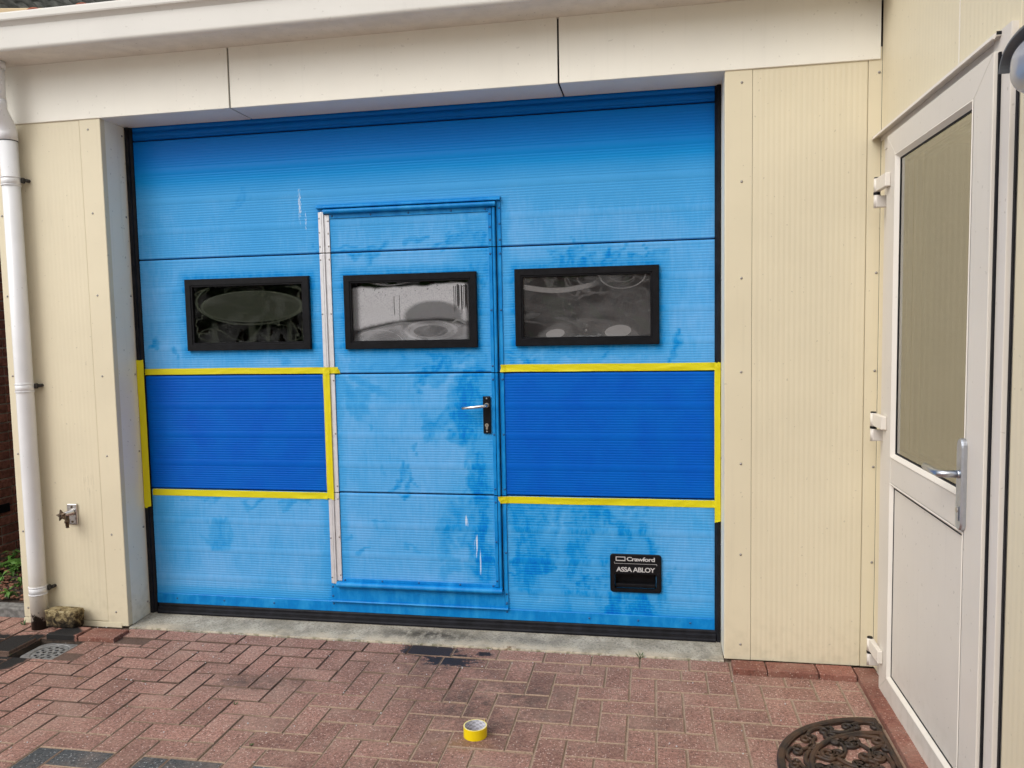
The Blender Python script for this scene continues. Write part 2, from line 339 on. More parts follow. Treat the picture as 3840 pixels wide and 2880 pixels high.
def marks2(k, p):
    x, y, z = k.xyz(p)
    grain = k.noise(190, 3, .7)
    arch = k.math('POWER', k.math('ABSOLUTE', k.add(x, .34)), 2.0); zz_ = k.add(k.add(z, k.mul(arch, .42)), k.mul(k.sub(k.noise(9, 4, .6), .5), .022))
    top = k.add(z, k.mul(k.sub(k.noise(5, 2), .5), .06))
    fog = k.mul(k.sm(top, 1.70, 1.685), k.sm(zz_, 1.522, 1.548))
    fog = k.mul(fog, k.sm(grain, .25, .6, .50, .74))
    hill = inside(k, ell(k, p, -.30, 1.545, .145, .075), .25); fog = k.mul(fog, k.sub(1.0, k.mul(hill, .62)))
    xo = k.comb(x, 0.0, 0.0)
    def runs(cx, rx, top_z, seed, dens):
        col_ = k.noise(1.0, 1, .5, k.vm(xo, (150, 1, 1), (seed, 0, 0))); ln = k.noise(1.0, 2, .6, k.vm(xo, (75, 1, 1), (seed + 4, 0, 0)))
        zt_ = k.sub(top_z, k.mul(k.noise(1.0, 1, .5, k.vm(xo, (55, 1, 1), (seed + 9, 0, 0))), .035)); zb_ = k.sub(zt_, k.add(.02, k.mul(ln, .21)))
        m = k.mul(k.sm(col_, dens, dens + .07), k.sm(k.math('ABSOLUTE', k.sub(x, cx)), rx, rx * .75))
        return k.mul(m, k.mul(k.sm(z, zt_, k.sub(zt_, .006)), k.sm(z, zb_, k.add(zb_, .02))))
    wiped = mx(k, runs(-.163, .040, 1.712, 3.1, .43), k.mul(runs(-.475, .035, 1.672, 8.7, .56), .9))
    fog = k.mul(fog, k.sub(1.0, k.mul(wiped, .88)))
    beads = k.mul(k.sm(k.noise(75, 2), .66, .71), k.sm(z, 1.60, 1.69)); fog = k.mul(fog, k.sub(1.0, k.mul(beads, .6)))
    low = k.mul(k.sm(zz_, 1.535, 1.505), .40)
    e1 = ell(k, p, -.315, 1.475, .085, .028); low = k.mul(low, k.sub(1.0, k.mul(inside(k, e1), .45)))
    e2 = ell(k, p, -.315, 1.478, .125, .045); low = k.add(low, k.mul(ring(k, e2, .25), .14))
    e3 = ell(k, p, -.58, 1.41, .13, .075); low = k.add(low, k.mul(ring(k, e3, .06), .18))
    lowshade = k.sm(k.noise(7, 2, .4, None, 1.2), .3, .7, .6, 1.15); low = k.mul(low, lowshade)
    sw = k.mul(swirl(k, p, 2.4, 12.3, .025), .30)  # pale curved reflection painted onto the pane
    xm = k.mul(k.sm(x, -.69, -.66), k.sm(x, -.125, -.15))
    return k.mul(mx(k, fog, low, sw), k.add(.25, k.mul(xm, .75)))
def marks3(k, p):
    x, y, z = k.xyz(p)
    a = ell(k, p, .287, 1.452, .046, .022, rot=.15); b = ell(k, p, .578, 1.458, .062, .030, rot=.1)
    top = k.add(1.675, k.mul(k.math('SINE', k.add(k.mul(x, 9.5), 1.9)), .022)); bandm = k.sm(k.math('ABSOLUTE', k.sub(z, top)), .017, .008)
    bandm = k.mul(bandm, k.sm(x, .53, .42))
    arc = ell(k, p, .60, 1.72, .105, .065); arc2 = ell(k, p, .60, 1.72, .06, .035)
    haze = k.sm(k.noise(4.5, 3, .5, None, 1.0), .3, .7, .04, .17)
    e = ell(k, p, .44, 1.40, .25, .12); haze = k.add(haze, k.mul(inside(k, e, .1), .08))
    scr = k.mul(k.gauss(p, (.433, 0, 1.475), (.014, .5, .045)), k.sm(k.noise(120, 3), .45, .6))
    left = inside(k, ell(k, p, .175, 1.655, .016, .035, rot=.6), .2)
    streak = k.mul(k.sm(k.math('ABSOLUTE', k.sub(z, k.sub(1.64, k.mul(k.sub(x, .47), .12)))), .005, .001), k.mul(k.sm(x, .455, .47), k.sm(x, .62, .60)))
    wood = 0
    t = mx(k, k.mul(inside(k, a, .12), .46), k.mul(inside(k, b, .12), .44), k.mul(bandm, .34), k.mul(ring(k, arc, .14), .34), k.mul(ring(k, arc2, .2), .26), haze, k.mul(scr, .5), k.mul(swirl(k, p, 2.4, 5.1, .035), .14), k.mul(swirl(k, p, 3.0, 9.4, .02), .18))  # wavy band, arcs and swirls are painted highlights; ellipses are contact marks
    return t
pane('pane_left', 1.2, marks1, wav=.12, mark_col=(.27, .31, .22)); pane('pane_wet', 1.5, marks2, wav=.25, mark_col=(.50, .50, .52)); pane('pane_right', 1.55, marks3, wav=.4, mark_col=(.42, .41, .41))
pane('door_glass', 5.5, None, tint=(.75, .8, .72), rough=.045, gloss=(.97, .97, .91))

# ================================================================== mesh helpers
WLOC = {}
def link(name, me, mat, parent, at=(0, 0, 0), smooth=False):
    o = bpy.data.objects.new(name, me); COL.objects.link(o)
    WLOC[o.name] = Vector(at)
    o.location = Vector(at) - (WLOC[parent.name] if parent else Vector((0, 0, 0)))
    if parent: o.parent = parent
    if mat is not None and me is not None and len(me.materials) == 0: me.materials.append(MAT[mat])
    if smooth and me is not None:
        me.polygons.foreach_set('use_smooth', [True] * len(me.polygons))
    return o
def thing(name, label, cat, at=(0, 0, 0), group=None):
    o = bpy.data.objects.new(name, None); COL.objects.link(o); o.location = at; WLOC[o.name] = Vector(at); o.empty_display_size = .1
    return tag(o, label, cat, group)
def tag(o, label=None, cat=None, group=None, kind=None):
    if label: o['label'] = label
    if cat: o['category'] = cat
    if group: o['group'] = group
    if kind: o['kind'] = kind
    return o
def mesh(name, vs, fs):
    me = bpy.data.meshes.new(name); me.from_pydata([tuple(v) for v in vs], [], fs); me.update(); return me
def bm_box(bm, x0, x1, y0, y1, z0, z1, bev=0.0, seg=2):
    r = bmesh.ops.create_cube(bm, size=1.0); vs = r['verts']
    for v in vs: v.co = ((x0 + x1) / 2 + v.co.x * (x1 - x0), (y0 + y1) / 2 + v.co.y * (y1 - y0), (z0 + z1) / 2 + v.co.z * (z1 - z0))
    if bev:
        es = list({e for v in vs for e in v.link_edges}); bmesh.ops.bevel(bm, geom=es, offset=bev, segments=seg, affect='EDGES', profile=.5)
def done(bm, name):
    bmesh.ops.recalc_face_normals(bm, faces=bm.faces); me = bpy.data.meshes.new(name); bm.to_mesh(me); bm.free(); return me
def box(name, mat, parent, x0, x1, y0, y1, z0, z1, bev=0.0, seg=2):
    bm = bmesh.new(); bm_box(bm, x0, x1, y0, y1, z0, z1, bev, seg); return link(name, done(bm, name), mat, parent)
def boxes(name, mat, parent, lst, bev=0.0):
    bm = bmesh.new()
    for b in lst: bm_box(bm, *b, bev)
    return link(name, done(bm, name), mat, parent)
def sweep(name, mat, parent, prof, axis, a, b, closed=True, smooth=False, nseg=1):
    """extrude a 2-d profile along x ('x': profile is (y,z)), y ('y': (x,z)) or z ('z': (x,y))"""
    n = len(prof); vs = []; fs = []
    for i in range(nseg + 1):
        t = a + (b - a) * i / nseg
        for p, q in prof: vs.append((t, p, q) if axis == 'x' else (p, t, q) if axis == 'y' else (p, q, t))
    m = n if closed else n - 1
    for i in range(nseg):
        for j in range(m): k = (j + 1) % n; fs.append((i * n + j, i * n + k, (i + 1) * n + k, (i + 1) * n + j))
    if closed: fs.append(tuple(range(n))); fs.append(tuple(range(nseg * n + n - 1, nseg * n - 1, -1)))
    bm = bmesh.new(); me = mesh(name, vs, fs); bm.from_mesh(me); bpy.data.meshes.remove(me)
    bmesh.ops.recalc_face_normals(bm, faces=bm.faces)
    return link(name, done(bm, name), mat, parent, smooth=smooth)
def tube_mesh(path, rads, seg=16, caps=True, name='tube'):
    pts = [Vector(p) for p in path]; vs = []; fs = []; prev = None
    if not isinstance(rads, (list, tuple)): rads = [rads] * len(pts)
    for i, p in enumerate(pts):
        d = (pts[min(i + 1, len(pts) - 1)] - pts[max(i - 1, 0)]).normalized()
        if prev is None: u = d.orthogonal().normalized()
        else: u = (prev - d * prev.dot(d)).normalized()
        prev = u; v = d.cross(u)
        for j in range(seg): a = 2 * math.pi * j / seg; vs.append(p + (u * math.cos(a) + v * math.sin(a)) * rads[i])
    for i in range(len(pts) - 1):
        for j in range(seg): k = (j + 1) % seg; fs.append((i * seg + j, i * seg + k, (i + 1) * seg + k, (i + 1) * seg + j))
    if caps: fs.append(tuple(range(seg - 1, -1, -1))); fs.append(tuple(range((len(pts) - 1) * seg, len(pts) * seg)))
    return mesh(name, vs, fs)
def tube(name, mat, parent, path, rads, seg=16, smooth=True):
    o = link(name, tube_mesh(path, rads, seg, True, name), mat, parent)
    fl = [len(p.vertices) == 4 for p in o.data.polygons]; o.data.polygons.foreach_set('use_smooth', fl); return o
def screw_mesh(name, r, h):
    vs = [(0, -h, 0)]; n = 10; fs = []
    for rr, yy in ((r * .6, -h * .85), (r, -h * .25), (r, 0.002)):
        for j in range(n): a = 2 * math.pi * j / n; vs.append((rr * math.cos(a), yy, rr * math.sin(a)))
    for j in range(n): fs.append((0, 1 + j, 1 + (j + 1) % n))
    for k in range(2):
        for j in range(n): a, b = 1 + k * n + j, 1 + k * n + (j + 1) % n; fs.append((a, a + n, b + n, b))
    me = mesh(name, vs, fs); me.polygons.foreach_set('use_smooth', [True] * len(me.polygons)); return me
SCREW = screw_mesh('screw_head', .0055, .0035); SCREW_B = screw_mesh('screw_head_blue', .0055, .003); SCREW_A = screw_mesh('screw_head_alu', .0045, .002)
SCREW.materials.append(MAT['screw_steel']); SCREW_B.materials.append(MAT['screw_blue']); SCREW_A.materials.append(MAT['screw_steel'])
def screws(parent, pts, me=SCREW, rot=(0, 0, 0)):
    for p in pts:
        o = link('screw', me, None, parent, p); o.rotation_euler = rot

# ================================================================== garage building
YP, YR = -.198, -.0
GB = thing('garage_building', 'cream clad garage with off-white lintel and dirty white roof edge around the blue door', 'building', (-.4, 0, 0))
def ribbed(name, mat, parent, x0, x1, z0, z1, y, pitch, amp, axis='y'):
    """upright sheet with shallow vertical ribs; axis 'y': faces -y at y, runs in x; axis 'x': faces -x at x=y, runs in y"""
    n = max(4, int((x1 - x0) / pitch * 8)); vs = []; fs = []
    for i in range(n + 1):
        x = x0 + (x1 - x0) * i / n; d = amp * (math.sin(2 * math.pi * (x - x0) / pitch) ** 3)
        e = min(x - x0, x1 - x); d = d * min(1, e / .03) 
        if e < .0015: d = .003
        for z in (z0, z1): vs.append((x, y + d, z) if axis == 'y' else (y + d, x, z))
    for i in range(n): fs.append((2 * i, 2 * i + 2, 2 * i + 3, 2 * i + 1) if axis == 'y' else (2 * i, 2 * i + 1, 2 * i + 3, 2 * i + 2))
    return link(name, mesh(name, vs, fs), mat, parent, smooth=True)
ZL, ZT = 2.530, 2.8035
# left pier: ribbed panel, corner trim (front + edge), reveal
pl = ribbed('wall_panel', 'cream_cladding', GB, -2.494, -1.9995, .034, ZL + .05, YP, .0225, .00032)
pl['label'] = 'ribbed cream panel of the left pier behind the downpipe'
ct = sweep('corner_trim', 'cream_cladding', GB, [(-1.9985, YP - .0015), (-1.8895, YP - .0015), (-1.8868, YP + .0005), (-1.8868, YP + .03), (-1.8895, YP + .03), (-1.8895, YP + .003), (-1.9985, YP + .003)], 'z', .012, ZL + .01)
rv = sweep('reveal_panel', 'reveal_panel', GB, [(-1.8872, YP + .0305), (-1.8922, -.010), (-1.896, -.010), (-1.8902, YP + .0305)], 'z', .010, ZL)
screws(ct, [(-1.954, YP - .001, z) for z in (2.481, 2.08, 1.681, 1.282, .882, .482, .082)])
screws(pl, [(-2.467, YP, z) for z in (2.49, 2.09, 1.69, 1.287, .888, .484, .080)])
screws(rv, [(-1.8912, -.037, z) for z in (2.483, 2.08, 1.682, 1.281, .881, .482, .082)], rot=(0, 0, rad(90)))
sweep('base_flashing', 'cream_cladding', GB, [(YP + .006, .05), (YP + .006, .028), (YP - .003, .0265), (YP - .003, .002), (YP + .02, .002), (YP + .02, .05)], 'x', -2.494, -1.925)
box('side_wall', 'cream_cladding', GB, -2.4938, -2.4905, YP + .006, 4.6, -.02, 2.80)
box('pier_core', 'dark_gap', GB, -2.49, -1.90, YP + .012, .30, .02, 2.6)
# right pier
ct2 = sweep('corner_trim', 'cream_cladding', GB, [(1.1465, YP - .0015), (1.040, YP - .0015), (1.0365, YP + .001), (1.0365, YP + .03), (1.040, YP + .03), (1.040, YP + .003), (1.1465, YP + .003)], 'z', .018, ZL + .01)
pr_ = ribbed('wall_panel', 'cream_cladding', GB, 1.1478, 1.5965, .018, ZL + .05, YP, .0215, .00042)
pr_['label'] = 'ribbed cream panel between blue door and side entrance'
ct3 = box('corner_trim', 'cream_cladding', GB, 1.5975, 1.6480, YP - .001, YP + .01, .018, ZL + .05)
rv2 = sweep('reveal_panel', 'reveal_panel', GB, [(1.0362, YP + .031), (1.0372, -.010), (1.0402, -.010), (1.0402, YP + .031)], 'z', .015, ZL)
screws(ct2, [(1.105, YP - .001, z) for z in (2.479, 2.075, 1.674, 1.277, .882, .485, .085)])
screws(ct3, [(1.638, YP - .001, z) for z in (2.48, 1.68, 1.278, .876, .47)])
screws(rv2, [(1.0366, -.037, z) for z in (2.48, 2.08, 1.68, 1.28, .88, .48, .085)], rot=(0, 0, rad(-90)))
box('pier_core', 'dark_gap', GB, 1.046, 1.70, YP + .012, .30, .02, 2.6)
# lintel: three cassettes, each a folded panel (front + underside), 7 mm joints
for a, b in ((-2.495, -1.2022), (-1.1932, .3387), (.3470, 1.6405)):
    f = sweep('lintel_panel', 'offwhite_panel', GB, [(YP - .0075, ZT + .03), (YP - .0075, ZL + .002), (YP - .0055, ZL), (YP + .004, ZL), (YP + .004, ZT + .03)], 'x', a, b)
    a2, b2 = max(a, -1.889), min(b, 1.0385)
    if b2 > a2: sweep('lintel_underside', 'offwhite_panel', f, [(YP + .0045, ZL), (-.004, ZL), (-.004, ZL + .004), (YP + .0045, ZL + .004)], 'x', a2, b2)
box('lintel_core', 'dark_gap', GB, -2.48, 1.64, YP + .012, .20, ZL + .008, ZT + .15)
# roof edge (box fascia with rolled lip) and flat roof
prof = [(YP + .02, ZT + .002), (-.382, ZT - .002)]
for i in range(7): a = rad(-90 - 90 * i / 6); prof.append((-.388 + .018 * math.cos(a), ZT + .016 + .018 * math.sin(a)))
prof += [(-.4065, 2.902)]
for i in range(5): a = i / 4; prof.append((-.4065 - .022 * a, 2.910 + .018 * math.sin(a * math.pi / 2)))
prof += [(-.431, 2.934), (-.431, 2.958)]
for i in range(5): a = rad(180 - 90 * i / 4); prof.append((-.423 + .008 * math.cos(a), 2.958 + .008 * math.sin(a)))
prof += [(-.36, 2.966), (-.36, 2.94), (YP + .02, 2.94)]
n = len(prof)
fa = sweep('roof_edge', 'fascia_white', GB, prof, 'x', -2.75, 1.652)
fa.data.materials.append(MAT['soffit_dirty'])
for p in fa.data.polygons:
    if abs(p.normal.z) > .9 and p.center.z < ZT + .01: p.material_index = 1
box('flat_roof', 'kerb_concrete', GB, -2.75, 1.652, YP + .021, 4.6, 2.87, 2.938)
# inside: one dark room
boxes('interior_room', 'interior', GB, [(-2.49, 1.64, 4.5, 4.59, -.02, 2.87), (-2.494, -2.44, .31, 4.49, -.02, 2.87), (1.60, 1.64, .31, 4.49, -.02, 2.87), (-2.43, 1.59, .31, 4.49, 2.80, 2.87)])
box('floor_slab', 'kerb_concrete', GB, -2.43, 1.59, .06, 4.49, -.05, .012)

# ================================================================== sectional door
XL, XR = -1.857, 1.0101
Z0, Z1, Z2, Z3, Z4, Z5 = .067, .6785, 1.2721, 1.8645, 2.4632, 2.548
WX0, WX1, WTOP = -.872, .0385, 2.096
rng = np.random.default_rng(11)
STR = []
def region(x0, x1, z0, z1, nst, ang, spread, ln, rr, amt):
    for _ in range(nst):
        cx, cz = rng.uniform(x0, x1), rng.uniform(z0, z1); a = rad(ang + rng.normal() * spread); l = ln * rng.uniform(.5, 1.4); r = rr * rng.uniform(.5, 1.4)
        STR.append((cx - math.cos(a) * l / 2, cz - math.sin(a) * l / 2, cx + math.cos(a) * l / 2, cz + math.sin(a) * l / 2, r, amt * rng.uniform(.6, 1.25)))
# wiped places on the wicket leaf
region(-.12, -.03, 1.55, 2.0, 12, 90, 14, .12, .022, .30); region(-.36, -.10, 1.24, 1.40, 15, 35, 30, .10, .022, .42)
region(-.20, -.06, .92, 1.22, 12, 80, 25, .16, .035, .42); region(-.30, -.18, .98, 1.12, 5, 65, 15, .09, .02, .40)
region(-.11, -.05, .25, 1.0, 16, 88, 8, .20, .030, .42); region(-.28, -.08, .30, .66, 9, 85, 12, .20, .025, .26)
region(-.56, -.44, .70, .80, 3, 70, 12, .06, .02, .38); region(-.80, -.55, 1.80, 1.88, 4, 10, 20, .16, .016, .3); region(-.74, -.60, 1.1, 1.35, 4, 80, 20, .12, .03, .22)
region(-.80, -.1, 1.86, 1.90, 6, 3, 6, .14, .014, .3); region(-.8, -.03, 1.29, 1.40, 9, 60, 40, .05, .02, .25)
# right of the wicket
region(.24, .70, 1.775, 1.865, 30, 88, 14, .045, .011, .42); region(.15, .80, 1.775, 1.80, 8, 5, 8, .12, .02, .25)
region(.05, .15, 1.29, 1.40, 7, 60, 30, .06, .02, .42); region(.77, .82, 1.30, 1.46, 6, 75, 10, .06, .014, .45); region(.18, .70, 1.33, 1.385, 14, 60, 35, .035, .013, .33)
region(.06, .20, .26, .62, 10, 82, 15, .16, .035, .36); region(.05, .19, .31, .39, 8, 8, 8, .10, .022, .55); region(.22, .52, .22, .60, 13, 80, 22, .13, .03, .30)
STR += [(.47, .61, .60, .54, .022, .45), (.60, .54, .735, .44, .03, .48), (.66, .58, .70, .46, .025, .35)]
region(.50, .73, .10, .20, 14, 85, 14, .07, .018, .55); region(.33, .50, .22, .33, 9, 80, 25, .05, .015, .42); region(.36, .60, .40, .60, 6, 70, 30, .1, .03, .25)
region(.1, .9, .60, .64, 12, 10, 15, .10, .02, .28); region(.76, .82, .15, .5, 6, 85, 12, .1, .014, .25)
# left part
STR += [(-1.51, .49, -1.50, .42, .045, .28), (-1.44, .50, -1.43, .40, .03, .22), (-1.52, .40, -1.42, .39, .02, .22), (-1.805, 1.465, -1.81, 1.425, .016, .45), (-1.79, 1.45, -1.79, 1.43, .012, .4), (-.935, 1.39, -.90, 1.393, .010, .5), (-1.31, 2.08, -1.25, 2.17, .012, .16), (-1.29, 2.07, -1.24, 2.14, .010, .16)]
region(-1.80, -.95, .62, .64, 8, 8, 10, .06, .014, .25); region(-1.7, -1.0, 1.34, 1.38, 7, 30, 40, .04, .014, .18)
STR += [(-.065, .30, -.06, 1.40, .075, .20), (-.10, .95, -.10, 1.2, .10, .18), (-.06, 1.45, -.055, 1.98, .05, .16), (.11, .25, .12, .62, .09, .20), (.30, .25, .45, .55, .12, .14), (.62, .12, .62, .2, .12, .22), (.60, .50, .70, .45, .07, .16), (-.7, 1.33, -.2, 1.34, .05, .14), (.2, 1.34, .7, 1.34, .04, .12)]
region(-.20, -.04, .25, 1.9, 30, 85, 25, .05, .010, .35); region(.06, .8, .12, .6, 30, 80, 40, .045, .010, .33); region(-.8, -.1, .3, 1.2, 14, 70, 40, .06, .012, .2)
STR = np.array(STR)
WINS = {'w1': (-1.599, -.928, 1.3965, 1.7575), 'w2': (-.746, -.0825, 1.3935, 1.7525), 'w3': (.100, .7655, 1.3965, 1.7565)}
def clean_shade_field(x, z):
    f = np.full(x.shape, .16)
    f += .05 * np.sin(x * 2.1 + 1.0) * np.sin(z * 3.0) - .14 * np.exp(-((z - .95) / .5) ** 2) * np.exp(-((x + .35) / .7) ** 2) + .05 * np.clip((z - 1.85) / .3, 0, 1) - .04 * np.exp(-((z - 1.4) / .25) ** 2)
    t = np.clip((z - 2.10) / (2.42 - 2.10), 0, 1); f = np.maximum(f, .16 + .54 * t * t * (3 - 2 * t))       # less faded under the lintel, some of its shade painted in
    t = np.clip((.17 - z) / .12, 0, 1); f = np.maximum(f, .16 + .34 * t)
    s = np.zeros(x.shape); x0_, z0_ = x, z
    wr = np.random.default_rng(5); wx = np.zeros(x.shape); wz = np.zeros(x.shape)
    for _ in range(26):                                                        # ragged outlines
        kx, kz, ph, fr_ = wr.normal(), wr.normal(), wr.uniform(0, 6.3), wr.uniform(18, 190); am = .22 / fr_ * 1.1
        wx = wx + am * np.sin((kx * x + kz * z) * fr_ + ph); wz = wz + am * np.sin((kz * x - kx * z) * fr_ + ph * 1.7)
    x, z = x + wx, z + wz
    for a, b, c, d, r, am in STR:
        vx, vz = c - a, d - b; L = vx * vx + vz * vz + 1e-9
        h = np.clip(((x - a) * vx + (z - b) * vz) / L, 0, 1); dd = np.hypot(x - a - h * vx, z - b - h * vz) / r
        g = am * np.clip(1.3 - dd, 0, 1) ** 1.3; s = np.maximum(s, g) + .25 * np.minimum(s, g)
    x, z = x0_, z0_
    s *= .95
    for (a, b, c, d) in WINS.values():
        dx = np.maximum(np.maximum(a - x, x - b), 0); dz = np.maximum(np.maximum(c - z, z - d), 0); s = np.maximum(s, .42 * np.exp(-(np.hypot(dx, dz) / .030) ** 2))
    for ex in (WX0, WX1, -.812, -.022): s = np.maximum(s, .16 * np.exp(-(np.abs(x - ex) / .03) ** 2) * (z < 2.1))
    return np.clip(f, 0, .84), np.clip(s, 0, .62)
def zprofile(z0, z1, edge=.006):
    """heights and y-offsets of one insulated section: four bands of ten fine ribs with plain strips between, rolled long edges"""
    zs = [z0, z0 + .0015, z0 + .0035, z0 + edge]; ys = [.012, .0045, .0012, 0.0]
    L = z1 - z0; band = L / 4.0
    for b in range(4):
        s = z0 + b * band + (.010 if b == 0 else 0.004); e = z0 + (b + 1) * band - (.022 if b < 3 else .014); nr = 10; p = (e - s) / nr
        for i in range(nr):
            for j, d in enumerate((0.0, .0006, .0011, .0011, .0005)): zs.append(s + p * (i + j / 5)); ys.append(d)
        zs.append(e); ys.append(0.0)
    zs += [z1 - edge, z1 - .0035, z1 - .0015, z1]; ys += [0.0, .0012, .0045, .012]
    o = np.argsort(np.array(zs), kind='stable'); return np.array(zs)[o], np.array(ys)[o]
def section(name, parent, x0, x1, z0, z1, yoff=0.0, holes=(), clean_shade=None, zcut=None, step=.011, full=None):
    """ribbed steel sheet over [x0,x1] x [z0,z1] with rectangular holes, plus the `clean` attribute that drives the chalked paint"""
    fz0, fz1 = full or (z0, z1)
    zs, ys = zprofile(fz0, fz1)
    if full:
        keep = (zs > z0 + 1e-4) & (zs < z1 - 1e-4); a = np.interp([z0, z1], zs, ys)
        zs = np.concatenate([[z0], zs[keep], [z1]]); ys = np.concatenate([[a[0]], ys[keep], [a[1]]])
    xs = list(np.linspace(x0, x1, max(3, int((x1 - x0) / step))))
    for h in holes:
        xs += [q for q in (h[0], h[1]) if x0 < q < x1]; add = [q for q in (h[2], h[3]) if z0 < q < z1]
        ya = np.interp(add, zs, ys); zs = np.concatenate([zs, add]); ys = np.concatenate([ys, ya]); o = np.argsort(zs, kind='stable'); zs, ys = zs[o], ys[o]
    xs = np.array(sorted(set(np.round(xs, 5)))); nx, nz = len(xs), len(zs)
    X, Z = np.meshgrid(xs, zs, indexing='ij'); Y = np.broadcast_to(ys, X.shape) + yoff
    V = np.stack([X, Y, Z], -1).reshape(-1, 3)
    I = np.arange(nx * nz).reshape(nx, nz); q = np.stack([I[:-1, :-1], I[1:, :-1], I[1:, 1:], I[:-1, 1:]], -1).reshape(-1, 4)
    cx = ((xs[:-1] + xs[1:]) / 2)[:, None] + np.zeros(nz - 1); cz = ((zs[:-1] + zs[1:]) / 2)[None] + np.zeros((nx - 1, 1)); keep = np.ones(cx.shape, bool)
    for h in holes: keep &= ~((cx > h[0]) & (cx < h[1]) & (cz > h[2]) & (cz < h[3]))
    q = q[keep.reshape(-1)]
    me = bpy.data.meshes.new(name); me.vertices.add(len(V)); me.vertices.foreach_set('co', V.reshape(-1)); me.loops.add(len(q) * 4); me.loops.foreach_set('vertex_index', q.reshape(-1).astype(np.int32))
    me.polygons.add(len(q)); me.polygons.foreach_set('loop_start', np.arange(0, len(q) * 4, 4, dtype=np.int32)); me.update(calc_edges=True); me.validate()
    at = me.attributes.new('clean_shade', 'FLOAT', 'POINT'); at2 = me.attributes.new('wipe', 'FLOAT', 'POINT')
    cf, wf = clean_shade_field(X, Z) if clean_shade is None else (np.full(X.shape, float(clean_shade)), np.zeros(X.shape))
    gv = np.clip((np.broadcast_to(ys, X.shape)) / .0011, 0, 1); wf = wf * (1 - .50 * gv); cf = cf + .015 * gv * (clean_shade is None)
    at.data.foreach_set('value', cf.reshape(-1).astype(np.float32)); at2.data.foreach_set('value', wf.reshape(-1).astype(np.float32))
    return link(name, me, 'door_paint', parent, smooth=True)
SD = thing('sectional_door', 'wide blue overhead sectional door with chalky faded paint and three small windows', 'garage door', (-.42, 0, .03))
def grow(w, d): return (w[0] + d, w[1] - d, w[2] + d, w[3] - d)
HO = {k: grow(v, .012) for k, v in WINS.items()}
G = .0022
LBL = {('l', 1): 'deep blue cleaned lower-middle section left of the wicket door', ('r', 1): 'deep blue cleaned lower-middle section right of the wicket door'}
zs_ = [.118, Z1, Z2, Z3]
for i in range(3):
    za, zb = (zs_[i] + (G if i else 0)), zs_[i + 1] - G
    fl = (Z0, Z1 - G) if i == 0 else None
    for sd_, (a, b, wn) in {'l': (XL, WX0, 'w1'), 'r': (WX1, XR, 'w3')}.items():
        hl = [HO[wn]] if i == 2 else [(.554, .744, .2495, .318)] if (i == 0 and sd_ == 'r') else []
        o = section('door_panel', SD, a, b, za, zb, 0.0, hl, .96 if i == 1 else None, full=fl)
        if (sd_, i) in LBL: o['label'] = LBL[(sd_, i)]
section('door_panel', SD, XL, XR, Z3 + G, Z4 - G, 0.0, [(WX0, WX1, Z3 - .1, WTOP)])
o = section('door_panel', SD, XL, XR, Z4 + G, Z5 + .05, 0.0, [], .78); o['label'] = 'darkest blue top section in the shade of the lintel'  # deep tone: unfaded paint with lintel shade painted in
# dark core behind the sheets so that joints read black; open at the windows
bmc = bmesh.new()
for q in ((XL, XR, .33, 1.385), (XL, XR, 1.77, 2.60), (XL, .545, .09, .3299), (.755, XR, .09, .3299), (.5451, .7549, .09, .24)): bm_box(bmc, q[0], q[1], .016, .040, q[2], q[3])
for a, b in ((XL, WINS['w1'][0] + .02), (WINS['w1'][1] - .02, WINS['w2'][0] + .02), (WINS['w2'][1] - .02, WINS['w3'][0] + .02), (WINS['w3'][1] - .02, XR)): bm_box(bmc, a, b, .016, .040, 1.3855, 1.7695)
link('panel_core', done(bmc, 'panel_core'), 'dark_gap', SD)
# kick rail, rubber seal, side seals
kr = sweep('kick_rail', 'trim_paint', SD, [(-.0035, .067), (-.0035, .116), (-.002, .1185), (.010, .1185), (.010, .067)], 'x', XL + .001, XR)
screws(kr, [(x, -.0035, .094) for x in (-1.74, -1.47, -1.19, .43, .66, .90)], SCREW_B)
bs = sweep('bottom_seal', 'black_rubber', SD, [(-.006, .0655), (-.010, .060), (-.010, .050), (-.018, .044), (-.020, .030), (-.026, .024), (-.024, .010), (.02, .010), (.02, .0655)], 'x', XL + .012, XR + .004)
for a, b in ((-1.8915, -1.8575), (1.0108, 1.0358)):
    sweep('side_seal', 'black_rubber', SD, [(a, .004), (a, -.018), (a + .004, -.022), (b - .012, -.022), (b - .010, -.012), (b - .001, -.006), (b - .001, .004)] if a < 0 else [(b, .004), (b, -.018), (b - .004, -.022), (a + .009, -.022), (a + .007, -.012), (a + .001, -.006), (a + .001, .004)], 'z', .012, ZL - .001)
